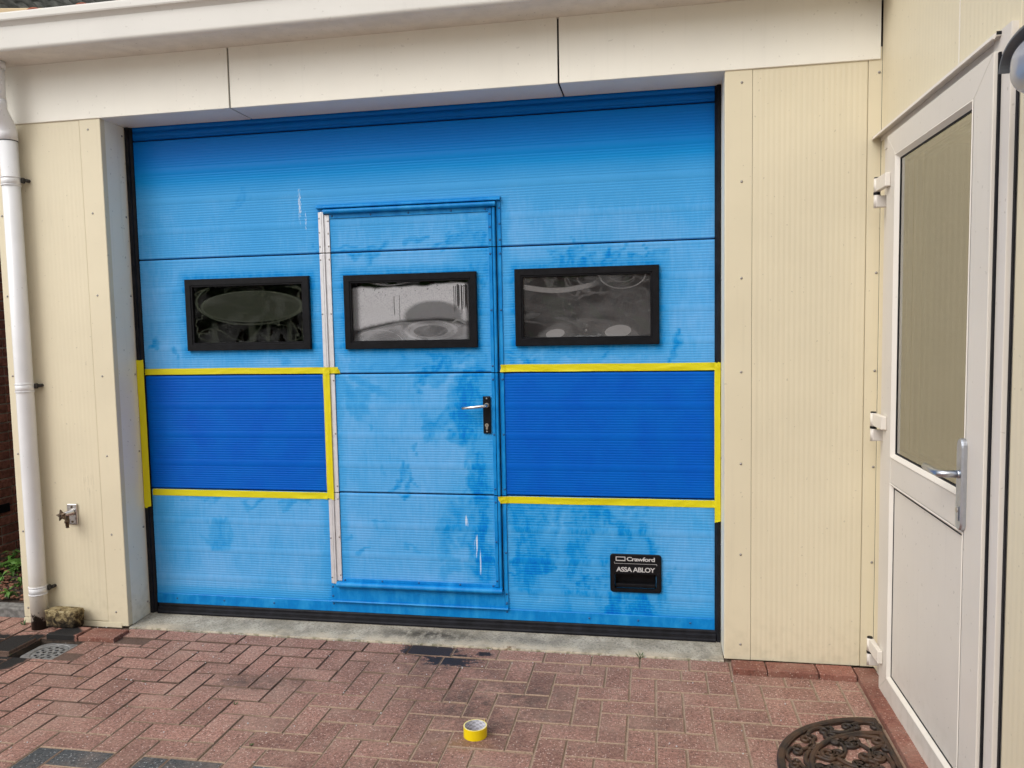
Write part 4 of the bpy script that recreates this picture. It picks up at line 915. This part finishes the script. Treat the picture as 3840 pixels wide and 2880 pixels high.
# ================================================================== outdoor tap
TP = thing('outdoor_tap', 'chrome and brass outdoor tap with star handle on the left pier', 'tap', (-2.166, -.2, .53))
plv = box('tap_plate', 'tap_chrome', TP, -2.1945, -2.1375, YP - .010, YP - .0005, .5305, .6365, .004, 2)
for z in (.621, .545): tube('plate_screw', 'tap_brass', plv, [(-2.166, YP - .010, z), (-2.166, YP - .0115, z)], .006, 12)
tx, tz = -2.164, .594
tube('tap_body', 'tap_chrome', TP, [(tx, YP - .009, tz), (tx, YP - .020, tz), (tx, YP - .021, tz), (tx, YP - .055, tz), (tx, YP - .056, tz), (tx, YP - .068, tz)], [.0165, .0165, .0135, .0135, .0105, .0095], 24)
bm = bmesh.new(); star = []; ns = 10
hy_ = YP - .082
for layer, sc, yy in ((0, .45, hy_ + .016), (1, 1.0, hy_ + .004), (2, 1.0, hy_ - .004), (3, .55, hy_ - .008)):
    for i in range(ns): r = (.030 if i % 2 == 0 else .0145) * sc; a = 2 * math.pi * i / ns + .5; star.append((tx + r * math.cos(a), yy, tz + r * math.sin(a)))
fs = [tuple(range(3 * ns, 4 * ns)), tuple(range(ns - 1, -1, -1))]
for l in range(3):
    for i in range(ns): k = (i + 1) % ns; fs.append((l * ns + i, (l + 1) * ns + i, (l + 1) * ns + k, l * ns + k))
hd_ = link('tap_handle', mesh('tap_handle', star, fs), 'tap_brass', TP)
tube('handle_screw', 'dark_gap', hd_, [(tx, hy_ - .0075, tz), (tx, hy_ - .0095, tz)], .004, 10)
tube('tap_spout', 'tap_brass', TP, [(tx, YP - .042, tz - .008), (tx, YP - .046, tz - .024), (tx, YP - .048, tz - .036), (tx, YP - .048, tz - .044), (tx, YP - .048, tz - .048), (tx, YP - .048, tz - .058), (tx, YP - .048, tz - .060), (tx, YP - .048, tz - .070)], [.0075, .009, .0125, .0125, .0085, .0095, .0075, .0085], 18)

# ================================================================== ground, pavers
HX0, HX1, HY0, HY1 = -2.245, -2.005, -.585, -.372        # opening for the drain
def quad(vs, fs, a, b, c, d, z): n = len(vs); vs += [(a, c, z), (b, c, z), (b, d, z), (a, d, z)]; fs.append((n, n + 1, n + 2, n + 3))
vs, fs = [], []
for q in ((-70, 70, -70, HY0), (-70, 70, HY1, 70), (-70, HX0, HY0, HY1), (HX1, 70, HY0, HY1)): quad(vs, fs, *q, -.0048)
ground = link('ground', mesh('ground', vs, fs), 'joint_sand', None); tag(ground, kind='structure')
th_ = tag(sweep('threshold', 'threshold_concrete', None, [(YP - .001, -.04), (YP - .001, .003), (YP + .004, .007), (-.10, .013), (.0, .0165), (.35, .0165), (.35, -.04)], 'x', -1.886, 1.0355), kind='structure')
BL, BW, GAP, BH = .2104, .1052, .0052, .05
UX, UY, OX, OY = .1052, .1064, .109, -.618
MESHES = {}
def brick_mesh(w, d, h=BH, ch=.0028):
    key = (round(w, 3), round(d, 3), h)
    if key in MESHES: return MESHES[key]
    bm = bmesh.new(); w2_, d2 = w / 2, d / 2
    rr = [(w2_, d2, -h), (w2_, d2, -ch), (w2_ - ch, d2 - ch, 0)]; L = []
    for a, b, z in rr: L.append([bm.verts.new(p) for p in ((-a, -b, z), (a, -b, z), (a, b, z), (-a, b, z))])
    for i in range(2):
        for j in range(4): k = (j + 1) % 4; bm.faces.new((L[i][j], L[i][k], L[i + 1][k], L[i + 1][j]))
    bm.faces.new(L[2]); me = done(bm, 'paver'); me.materials.append(MAT['paver_red']); me.materials.append(MAT['joint_sand'])
    for p in me.polygons: p.material_index = 0 if p.normal.z > .95 else 1
    MESHES[key] = me; return me
R = random.Random(4)
def lay(name, mat, x0, x1, y0_, y1_, z=0.0, tilt=.006, gap=GAP, parent=ground, h=BH):
    w, d = x1 - x0 - gap, y1_ - y0_ - gap
    if w < .018 or d < .014: return
    me = brick_mesh(w, d, h); o = bpy.data.objects.new(name, me)
    COL.objects.link(o); o.parent = parent; WLOC[o.name] = Vector()
    o.location = ((x0 + x1) / 2 + R.uniform(-.0008, .0008), (y0_ + y1_) / 2 + R.uniform(-.0008, .0008), z + R.uniform(-.0014, .0014)); o.rotation_euler = (R.gauss(0, tilt), R.gauss(0, tilt), R.gauss(0, .004))
    o.material_slots[0].link = 'OBJECT'; o.material_slots[0].material = MAT[mat]
    if mat == 'curb_red': o.material_slots[1].link = 'OBJECT'; o.material_slots[1].material = MAT[mat]
    return o
extra = []
def clip(x0, x1, ya, yb):
    """keep pavers out of the soldier row, the curbs, the drain and the building"""
    lim = -.3085 if x0 > -1.87 else (-.372 if x0 > -2.24 else -.20)
    if x0 > 1.045: lim = -.314
    if x0 < -2.49: lim = -.135
    yb = min(yb, lim); x1 = min(x1, 1.556); 
    if HX0 < (x0 + x1) / 2 < HX1 and HY0 < (ya + yb) / 2 < HY1:
        return None
    cx, cy_ = (x0 + x1) / 2, (ya + yb) / 2
    if x1 > HX0 and x0 < HX1 and yb > HY0 and ya < HY1:       # crosses the drain opening: trim the smaller overlap
        ov = [(min(x1, HX1) - max(x0, HX0))]
        if ya < HY0 and (HY0 - ya) > .03: yb = HY0
        elif x1 > HX1 and (x1 - HX1) > .03: x0 = HX1
        elif x0 < HX0 and (HX0 - x0) > .03: x1 = HX0
        else: return None
    if yb - ya < .02 or x1 - x0 < .02: return None
    return x0, x1, ya, yb
for n_ in range(-6, 32):
    for c in range(-34, 16):
        if (c - n_) % 4 == 0: r = (OX + c * UX, OX + (c + 2) * UX, OY - (n_ + 1) * UY, OY - n_ * UY); start = n_
        elif (c - 3 - n_) % 4 == 0: r = (OX + c * UX, OX + (c + 1) * UX, OY - (n_ + 2) * UY, OY - n_ * UY); start = n_
        else: continue
        if r[0] < -3.3 or r[0] > 1.556: continue
        q = clip(*r)
        if q is None: continue
        gr = (n_ == 6) and r[0] < -.3 and r[0] > -1.6
        if q[3] < -1.48 or q[0] < -2.95: extra.append(q); continue
        z = 0.0
        lay('paver', 'paver_grey' if gr else 'paver_red', *q, z)
xs_ = [-1.874 + .2122 * i for i in range(14)]
for i in range(len(xs_) - 1): lay('paver', 'paver_red', xs_[i], min(xs_[i + 1], 1.058), -.3070, -.2000, .001)
lay('paver', 'paver_red', xs_[-1], 1.056, -.3070, -.2000, .001)
# raised curb bricks along the piers
for a, b, c, d, z in ((-2.216, -2.045, -.371, -.262, .022), (-2.043, -1.846, -.367, -.250, .017), (1.063, 1.203, -.3125, -.216, .024), (1.205, 1.410, -.3125, -.216, .024), (1.412, 1.560, -.3125, -.216, .024)):
    lay('curb_brick', 'curb_red', a, b, c, d, z, .008, .004, ground, .09)
yy = -.222
for ln in (.262, .212, .212, .212, .212, .212, .212):
    lay('curb_brick', 'curb_red', 1.561, 1.651, yy - ln, yy, .022, .006, .004, ground, .09); yy -= ln
bm = bmesh.new()
for q in extra:
    x0_, x1_, ya, yb = q; bm_box(bm, x0_ + .002, x1_ - .002, ya + .002, yb - .002, -.04, 0.0)
ef = link('paver_field', done(bm, 'paver_field'), 'paver_red', ground); ef['kind'] = 'stuff'
# drain
DR = thing('floor_drain', 'round perforated metal floor drain sunk between pavers at the downpipe foot', 'drain', (-2.12, -.47, -.05))
DC = (-2.112, -.468); DZ = -.024
boxes('drain_pit', 'soil', DR, [(HX0 - .01, HX0 - .001, HY0 - .01, HY1 + .01, -.15, -.010), (HX1 + .001, HX1 + .01, HY0 - .01, HY1 + .01, -.15, -.010), (HX0, HX1, HY0 - .01, HY0 - .001, -.15, -.010), (HX0, HX1, HY1 + .001, HY1 + .01, -.15, -.010), (HX0, HX1, HY0, HY1, -.16, -.15)])
GR = .080
holes = [(0.0, 0.0)] + [(.030 * math.cos(a), .030 * math.sin(a)) for a in [2 * math.pi * i / 6 for i in range(6)]] + [(.058 * math.cos(a), .058 * math.sin(a)) for a in [2 * math.pi * (i + .3) / 12 for i in range(12)]]
vs, fs = [], []; n = 56                                          # plate with real holes, built from a fine grid
for i in range(n + 1):
    for j in range(n + 1): vs.append((DC[0] - .1 + .2 * i / n, DC[1] - .1 + .2 * j / n, DZ))
for i in range(n):
    for j in range(n):
        x = -.1 + .2 * (i + .5) / n; y = -.1 + .2 * (j + .5) / n; r = math.hypot(x, y)
        if r < GR and all(math.hypot(x - a, y - b) > .0095 for a, b in holes): q = i * (n + 1) + j; fs.append((q, q + n + 1, q + n + 2, q + 1))
g_ = link('drain_grate', mesh('drain_grate', vs, fs), 'grate_metal', DR); sm_ = g_.modifiers.new('solid', 'SOLIDIFY'); sm_.thickness = .004
fr_v, fr_f = [], []; n = 48
for i in range(n):
    a = 2 * math.pi * i / n; c_, s_ = math.cos(a), math.sin(a); sq = 1 / max(abs(c_), abs(s_))
    fr_v += [(DC[0] + (GR + .001) * c_, DC[1] + (GR + .001) * s_, DZ + .001), (DC[0] + (GR + .006) * c_, DC[1] + (GR + .006) * s_, DZ + .004), (DC[0] + min(.105 * sq, .125) * c_, DC[1] + min(.098 * sq, .118) * s_, DZ + .003), (DC[0] + min(.105 * sq, .125) * c_, DC[1] + min(.098 * sq, .118) * s_, DZ - .03)]
for i in range(n):
    k = (i + 1) % n
    for j in range(3): fr_f.append((i * 4 + j, i * 4 + j + 1, k * 4 + j + 1, k * 4 + j))
link('drain_frame', mesh('drain_frame', fr_v, fr_f), 'grate_metal', DR)
# dark paver lying tilted at the drain's left edge
o = lay('paver', 'paver_red', -2.36, -2.25, -.56, -.39, .012, .001); 
# loose stone block
bm = bmesh.new(); bmesh.ops.create_cube(bm, size=1.0); bmesh.ops.subdivide_edges(bm, edges=bm.edges[:], cuts=9, use_grid_fill=True)
for v in bm.verts:
    p = v.co.copy(); l = p.length
    p = p * (1 - .16 * max(0, l - .62)); q = Vector((p.x * 5, p.y * 4, p.z * 4)); d = mnoise.fractal(q, 1.0, 2.0, 4) * .055
    p += p.normalized() * d
    if p.z < 0: p.x *= 1 + .10 * p.z
    v.co = (-2.203 + p.x * .172, -.256 + p.y * .072, .0645 + p.z * .086)
st = link('stone_block', done(bm, 'stone_block'), 'weathered_stone', None, smooth=True); tag(st, 'rough yellowish stone block beside the downpipe foot', 'stone')

# ================================================================== tape roll
TR = thing('tape_roll', 'roll of yellow tape standing on the brick paving', 'tape roll', (.090, -.957, .001))
tc = Vector((.090, -.957)); ro, ri, hh = .0430, .0385, .0385
def ringwall(r, z0_, z1_, n=64, flip=False):
    vs, fs = [], []
    for z in (z0_, z1_):
        for i in range(n): a = 2 * math.pi * i / n; vs.append((tc.x + r * math.cos(a), tc.y + r * math.sin(a), z))
    for i in range(n): k = (i + 1) % n; fs.append((i, k, n + k, n + i) if not flip else (i, n + i, n + k, k))
    return vs, fs
v_, f_ = ringwall(ro, .0015, .0015 + hh); v2, f2 = ringwall(ri + .0012, .0015, .0015 + hh, flip=True)
t_ = link('tape_winding', mesh('tape_winding', v_, f_), 'roll_yellow', TR, smooth=True)
n = 64; ann = [(tc.x + r * math.cos(2 * math.pi * i / n), tc.y + r * math.sin(2 * math.pi * i / n), z) for z in (.0015 + hh, .0015) for r in (ro, ri) for i in range(n)]
af = [(i, (i + 1) % n, n + (i + 1) % n, n + i) for i in range(n)] + [(2 * n + i, 3 * n + i, 3 * n + (i + 1) % n, 2 * n + (i + 1) % n) for i in range(n)]
link('winding_edge', mesh('winding_edge', ann, af), 'roll_side', TR)
v2, f2 = ringwall(ri, .0015, .0015 + hh, flip=True); cr = link('paper_core', mesh('paper_core', v2, f2), 'core_paper', TR, smooth=True)
pv, pf = [], []; RP = random.Random(3)
for row in range(5):
    for kk in range(9):
        a0 = 2 * math.pi * (kk / 9 + row * .055); z = .006 + row * .0072
        for dz, la, o_ in ((0, .36, 0), (.0032, .24, .04), (.0040, .03, .30)):
            m = 8; b = len(pv)
            for i in range(m + 1): a = a0 + o_ + la * i / m; pv += [(tc.x + (ri - .0003) * math.cos(a), tc.y + (ri - .0003) * math.sin(a), z + dz), (tc.x + (ri - .0003) * math.cos(a), tc.y + (ri - .0003) * math.sin(a), z + dz + .0011)]
            for i in range(m): pf.append((b + 2 * i, b + 2 * i + 1, b + 2 * i + 3, b + 2 * i + 2))
link('core_print', mesh('core_print', pv, pf), 'print_black', cr)
tv = []
for i in range(5):
    a = rad(48 + 3 * i); o_ = .0006 + .0012 * i
    for z in (.004, .0015 + hh + .006 * (i / 4) * (1 if i > 1 else .3)): tv.append((tc.x + (ro + o_) * math.cos(a), tc.y + (ro + o_) * math.sin(a), z))
link('loose_end', mesh('loose_end', tv, [(2 * i, 2 * i + 2, 2 * i + 3, 2 * i + 1) for i in range(4)]), 'roll_yellow', TR)

# ================================================================== doormat
DM = thing('doormat', 'brown half-round scrollwork doormat on the paving before the side entrance', 'doormat', (1.54, -1.02, .002))
MC = (1.5415, -1.020); MA, MB_ = .395, .372
def ribbon(pts, w, h, z=.0025, taper=0.0):
    vs, fs = [], []; n = len(pts)
    for i, (x, y) in enumerate(pts):
        a, b = pts[max(0, i - 1)], pts[min(n - 1, i + 1)]; dx, dy = b[0] - a[0], b[1] - a[1]; l = math.hypot(dx, dy) or 1; nx, ny = -dy / l, dx / l
        ww = w / 2 * (1 - taper * abs(2 * i / (n - 1) - 1) ** 2)
        for s_, zz in ((-1, z), (-1, z + h * .7), (-.55, z + h), (.55, z + h), (1, z + h * .7), (1, z)): vs.append((x + nx * ww * s_, y + ny * ww * s_, zz))
    for i in range(n - 1):
        for j in range(5): fs.append((i * 6 + j, i * 6 + j + 1, i * 6 + 7 + j, i * 6 + 6 + j))
    fs.append(tuple(range(5, -1, -1))); fs.append(tuple(range((n - 1) * 6, n * 6))); return vs, fs
def rib(name, pts, w=.012, h=.011, parent=DM, taper=0.0, z=.0025):
    v, f = ribbon(pts, w, h, z, taper); bm = bmesh.new(); me = mesh(name, v, f); bm.from_mesh(me); bpy.data.meshes.remove(me); bmesh.ops.recalc_face_normals(bm, faces=bm.faces); return link(name, done(bm, name), 'mat_rubber', parent)
def earc(s, a0, a1, n=48): return [(MC[0] + MA * s * math.cos(rad(a0 + (a1 - a0) * i / n)), MC[1] + MB_ * s * math.sin(rad(a0 + (a1 - a0) * i / n))) for i in range(n + 1)]
rib('mat_rim', earc(.985, 90, 270), .026, .013); rib('mat_edge', [(MC[0] - .006, MC[1] + MB_), (MC[0] - .006, MC[1]), (MC[0] - .006, MC[1] - MB_)], .018, .012)
rib('inner_rim', earc(.735, 90, 270), .018, .0125)
def scroll(c, size, ang, mirror=1, turns=1.35, w=.0105, link_=1.0):
    """C-scroll: an arch whose two ends curl inwards as spirals"""
    pts = []; N1 = 22
    def spiral(cx, cy_, r0, a0, sgn):
        return [(cx + r0 * (1 - .74 * i / N1) * math.cos(a0 + sgn * turns * 2 * math.pi * i / N1), cy_ + r0 * (1 - .74 * i / N1) * math.sin(a0 + sgn * turns * 2 * math.pi * i / N1)) for i in range(N1 + 1)]
    L = spiral(-.55, 0, .40, rad(100), 1)[::-1]; Rr = spiral(.60, -.05, .30, rad(80), -1)
    mid = []
    p0, p1 = L[-1], Rr[0]
    for i in range(1, 10): t = i / 10; mid.append((p0[0] + (p1[0] - p0[0]) * t, p0[1] + (p1[1] - p0[1]) * t + .18 * math.sin(math.pi * t)))
    pts = L + mid + Rr; ca, sa = math.cos(rad(ang)), math.sin(rad(ang)); out = []
    for x, y in pts: y *= mirror; out.append((c[0] + size * (x * ca - y * sa), c[1] + size * (x * sa + y * ca)))
    return rib('scroll', out, w, .0105, DM, .35)
for i, a in enumerate(range(98, 270, 17)):                       # border between the two rims
    c = earc(.866, a, a + .01, 1)[0]; scroll(c, .058, a + 90, 1 if i % 2 else -1, 1.05, .0135)
for cx, cy_, sz, an, mi in ((1.455, -.815, .070, 20, 1), (1.345, -.87, .062, 60, -1), (1.275, -.965, .060, 95, 1), (1.40, -.935, .068, 150, 1), (1.480, -.945, .062, 75, -1), (1.335, -1.02, .055, 10, 1), (1.43, -1.05, .072, -20, -1), (1.49, -1.13, .06, 100, 1), (1.29, -1.09, .058, 95, -1), (1.36, -1.16, .062, 30, 1), (1.45, -1.22, .066, -20, 1), (1.39, -.80, .05, -15, -1), (1.50, -.88, .05, 60, 1), (1.30, -.905, .045, 130, 1), (1.435, -.875, .05, 100, -1), (1.37, -.975, .05, 20, -1), (1.44, -.99, .05, 140, 1), (1.26, -1.03, .045, 60, 1)):
    scroll((cx, cy_), sz * 1.25, an, mi, 1.15, .0150)

# ================================================================== left: kerb, planting bed, weeds, neighbour house
kb = box('edging_kerb', 'kerb_concrete', None, -3.50, -2.497, -.132, -.052, -.05, .046, .006, 2); tag(kb, 'grey concrete edging kerb in front of the weedy bed at the left', 'kerb')
vs, fs = [], []; nx, ny = 30, 60
for i in range(nx + 1):
    for j in range(ny + 1):
        x, y = -3.56 + 1.06 * i / nx, -.055 + 3.2 * j / ny; vs.append((x, y, .030 + .020 * mnoise.noise(Vector((x * 6, y * 6, 0))) + .012 * mnoise.noise(Vector((x * 22, y * 22, 3)))))
for i in range(nx):
    for j in range(ny): q = i * (ny + 1) + j; fs.append((q, q + ny + 1, q + ny + 2, q + 1))
tag(link('planting_bed', mesh('planting_bed', vs, fs), 'soil', None, smooth=True), kind='structure')
RB = random.Random(9); bm = bmesh.new()
for _ in range(900):
    x, y = RB.uniform(-3.5, -2.52), RB.uniform(-.04, 1.3); s = RB.uniform(.008, .024)
    M_ = Matrix.Translation((x, y, .042 + RB.uniform(0, .012))) @ Matrix.Rotation(RB.uniform(0, 6.3), 4, 'Z') @ Matrix.Rotation(RB.uniform(-.5, .5), 4, 'X') @ Matrix.Diagonal((s * 1.5, s, s * .45, 1)).to_4x4()
    bmesh.ops.create_cube(bm, size=1.0, matrix=M_)
tag(link('bark_chips', done(bm, 'bark_chips'), 'bark', None), 'reddish bark and stone chips covering the bed at the left', 'mulch', kind='stuff')
def leaf_geo(vs, fs, base, yaw, ln, wd, rise, droop):
    n = 5; b0 = len(vs); d = Vector((math.cos(yaw), math.sin(yaw), 0)); s_ = Vector((-d.y, d.x, 0))
    for i in range(n + 1):
        t = i / n; p = base + d * ln * t + Vector((0, 0, rise * t - droop * t * t)); w_ = wd * math.sin(math.pi * min(1, .12 + .88 * t)) ** .8 * (1 - .1 * t)
        if i == n: w_ = .0006
        for q, hz in ((-1, .12 * w_), (0, -.1 * w_), (1, .12 * w_)): v = p + s_ * w_ * q; vs.append((v.x, v.y, v.z + hz))
    for i in range(n):
        for j in range(2): q = b0 + i * 3 + j; fs.append((q, q + 1, q + 4, q + 3))
def weed(x, y, n, ln, wd, h, label, seed):
    Rw = random.Random(seed); t = thing('weed_plant', label, 'weed', (x, y, .04), 'weeds in the bed'); vs, fs = [], []
    for i in range(n):
        a = Rw.uniform(0, 6.28); r = Rw.uniform(0, .02); leaf_geo(vs, fs, Vector((x + r * math.cos(a), y + r * math.sin(a), .04 + Rw.uniform(0, h))), a, ln * Rw.uniform(.6, 1.2), wd * Rw.uniform(.7, 1.2), Rw.uniform(.01, .05), Rw.uniform(.01, .05))
    link('leaves', mesh('leaves', vs, fs), 'leaf_green', t, smooth=True)
    tube('stem', 'leaf_green', t, [(x, y, .03), (x + .004, y, .04 + h)], .003, 6)
weed(-3.26, .46, 8, .19, .042, .05, 'weed with one broad pale leaf, farthest left in the bed', 1)
weed(-3.09, .37, 28, .042, .012, .07, 'bushy small-leaved weed beside the broad-leaved one', 2)
weed(-2.80, .03, 22, .034, .009, .04, 'low weed tuft near the grey kerb', 3); weed(-2.88, .20, 18, .034, .009, .05, 'small weed tuft close to the pier edge', 4)
weed(-3.06, .26, 16, .04, .010, .04, 'low weed tuft in the middle of the bed', 5)
weed(-3.30, .60, 20, .05, .014, .08, 'weed growing at the foot of the brick wall', 6)
def tuft(x, y, n, h, label, seed):
    Rw = random.Random(seed); vs, fs = [], []
    for i in range(n):
        a = Rw.uniform(0, 6.28); leaf_geo(vs, fs, Vector((x + Rw.uniform(-.004, .004), y + Rw.uniform(-.003, .003), -.004)), a, h * Rw.uniform(.3, .8), .0016, h * Rw.uniform(.5, 1.1), h * .2)
    tag(link('grass_tuft', mesh('grass_tuft', vs, fs), 'grass_green', None), label, 'grass', 'tufts in the paving joints')
tuft(.672, -.2015, 16, .040, 'grass tuft at the edge of the concrete threshold', 1); tuft(-.92, -.862, 12, .016, 'tiny moss tuft in a paver joint left of centre', 2); tuft(-.70, -1.14, 12, .014, 'tiny moss tuft in a paver joint near the grey pavers', 3)
tuft(-2.47, -.232, 20, .030, 'grass tuft at the outer foot of the left pier', 4)
# neighbour house
NH = thing('neighbour_house', 'brown brick house with mossy grey pantile roof behind the garage at the left', 'house', (-4.5, 2.5, 0))
XB = -3.56
wl = box('brick_wall', 'brick_far', NH, -8.0, XB - .020, .155, 6.5, -.1, 2.60); box('mortar_bed', 'mortar', wl, XB - .0195, XB - .012, .158, 1.46, .01, 2.35)
bme = bmesh.new(); bm_box(bme, -.020, .0, -.1025, .1025, -.0265, .0265, .004, 1); BKM = done(bme, 'brick'); BKM.materials.append(MAT['house_brick'])
bme = bmesh.new(); bm_box(bme, -.020, .0, -.049, .049, -.0265, .0265, .004, 1); BKH = done(bme, 'brick'); BKH.materials.append(MAT['house_brick'])
RK = random.Random(21)
for c in range(36):
    z = .03 + c * .0628; y = .16 + (0 if c % 2 else -.107)
    while y < 1.36:
        half = RK.random() < .25; ln = .098 if half else .205
        o = link('brick', BKH if half else BKM, None, wl, (XB + RK.uniform(-.004, .002), y + ln / 2, z + .03)); y += ln + .0105
box('cellar_vent', 'black_plastic', wl, XB - .004, XB + .005, .74, .868, .308, .366)
# pantile roof plane: eave along y, rising to -x
EX, EZ, SL = -3.2, 2.55, 1.0
sd_n = Vector((-1, 0, SL)).normalized(); up_n = Vector((SL, 0, 1)).normalized()
PT = []; nn = 10
vs, fs = [], []; TW, TLn = .24, .36
for i, t in enumerate((0.0, 1.0)):
    for j in range(nn + 1):
        s_ = j / nn; hgt = .030 * math.sin(2 * math.pi * s_) + .012 * (1 - t) + .004
        vs.append((t * TLn, s_ * (TW + .02), hgt))
for j in range(nn + 1): vs.append((0.0, j / nn * (TW + .02), vs[j][2] - .018))
for j in range(nn): fs.append((j, j + 1, nn + 2 + j, nn + 1 + j)); fs.append((2 * nn + 2 + j, 2 * nn + 3 + j, j + 1, j))
tm = mesh('roof_tile', vs, fs); tm.polygons.foreach_set('use_smooth', [True] * len(tm.polygons)); tm.materials.append(MAT['tile_grey'])
rf = link('roof', mesh('roof', [(EX, 2.9, EZ - .06), (EX - 5.5, 2.9, EZ - .06 + 5.5 * SL), (EX - 5.5, 10.5, EZ - .06 + 5.5 * SL), (EX, 10.5, EZ - .06)], [(0, 1, 2, 3)]), 'tile_grey', NH)
rotm = Matrix((sd_n, Vector((0, 1, 0)), up_n)).transposed()
for a in range(7, 21):
    for b in range(0, 25):
        if abs(b - 2 * (a - 9)) > 6: continue
        p = Vector((EX, 2.92 + b * TW, EZ)) + sd_n * (a * .31); o = link('roof_tile', tm, None, rf, p); o.rotation_euler = rotm.to_euler()
vb = box('verge_board', 'board_cream', NH, -2.0, .75, -.17, .0, -.10, .0, .01, 1); vb.location = Vector((-5.15, 2.80, 4.425)) - WLOC[NH.name]; vb.rotation_euler.z = rad(12)
box('gable_wall', 'brick_far', NH, -8.0, -4.6, 2.83, 2.89, 2.6005, 4.25)

# small orange clay shards lying on the roof edge
for i, (x, sz) in enumerate(((-2.03, .034), (-1.78, .030), (-1.58, .026))):
    vs = []
    for a in range(9): t = math.pi * a / 8; vs += [(x - sz * math.cos(t), -.418, 2.9655 + .35 * sz * math.sin(t)), (x - sz * math.cos(t), -.396, 2.9665 + .40 * sz * math.sin(t)), (x - sz * .8 * math.cos(t), -.418, 2.9655 + .22 * sz * math.sin(t)), (x - sz * .8 * math.cos(t), -.396, 2.9665 + .25 * sz * math.sin(t))]
    fs = []
    for a in range(8): q = a * 4; fs += [(q, q + 4, q + 5, q + 1), (q + 2, q + 3, q + 7, q + 6), (q, q + 2, q + 6, q + 4), (q + 1, q + 5, q + 7, q + 3)]
    tag(link('clay_shard', mesh('clay_shard', vs, fs), 'clay_red', None), ('leftmost', 'middle', 'rightmost')[i] + ' orange clay shard on the white roof edge', 'tile shard', 'clay shards on the roof edge')

# unseen house and hedge behind the camera, added for the panes to mirror
OH = thing('reflection_house', 'unseen dark brick house across the street, added for the panes to mirror', 'house', (-3, -15, 0))
box('wall', 'house_brick', OH, -9.0, 3.5, -21.0, -15.0, -.1, 4.6); sweep('roof', 'tile_grey', OH, [(-14.6, 4.6), (-18.0, 7.4), (-21.4, 4.6)], 'x', -9.3, 3.8)
for x in (-7.4, -4.6, -1.4, 1.2):
    wf_ = box('window', 'bead_pvc', OH, x, x + 1.3, -15.0, -14.96, 1.2, 2.7); box('window_pane', 'interior', wf_, x + .1, x + 1.2, -14.96, -14.955, 1.3, 2.6)
hg = box('hedge', 'leaf_green', None, -12.0, -1.0, -12.6, -11.9, 0, 1.5, .15, 2); tag(hg, 'unseen clipped green hedge across the street, added for the panes to mirror', 'hedge')

# grit and sand crumbs swept into the joints
RG = random.Random(31); bm = bmesh.new()
for _ in range(260):
    x, y = RG.uniform(-2.2, 1.5), (RG.uniform(-1.4, -.22) if RG.random() < .6 else -.203 + RG.gauss(0, .008)); sz = RG.uniform(.0015, .0042)
    M_ = Matrix.Translation((x, y, .0015)) @ Matrix.Rotation(RG.uniform(0, 6.3), 4, 'Z') @ Matrix.Rotation(RG.uniform(-.6, .6), 4, 'X') @ Matrix.Diagonal((sz * 1.4, sz, sz * .7, 1)).to_4x4()
    bmesh.ops.create_cube(bm, size=1.0, matrix=M_)
tag(link('grit', done(bm, 'grit'), 'letter_white', None), 'pale grit crumbs scattered over the brick paving', 'grit', kind='stuff')
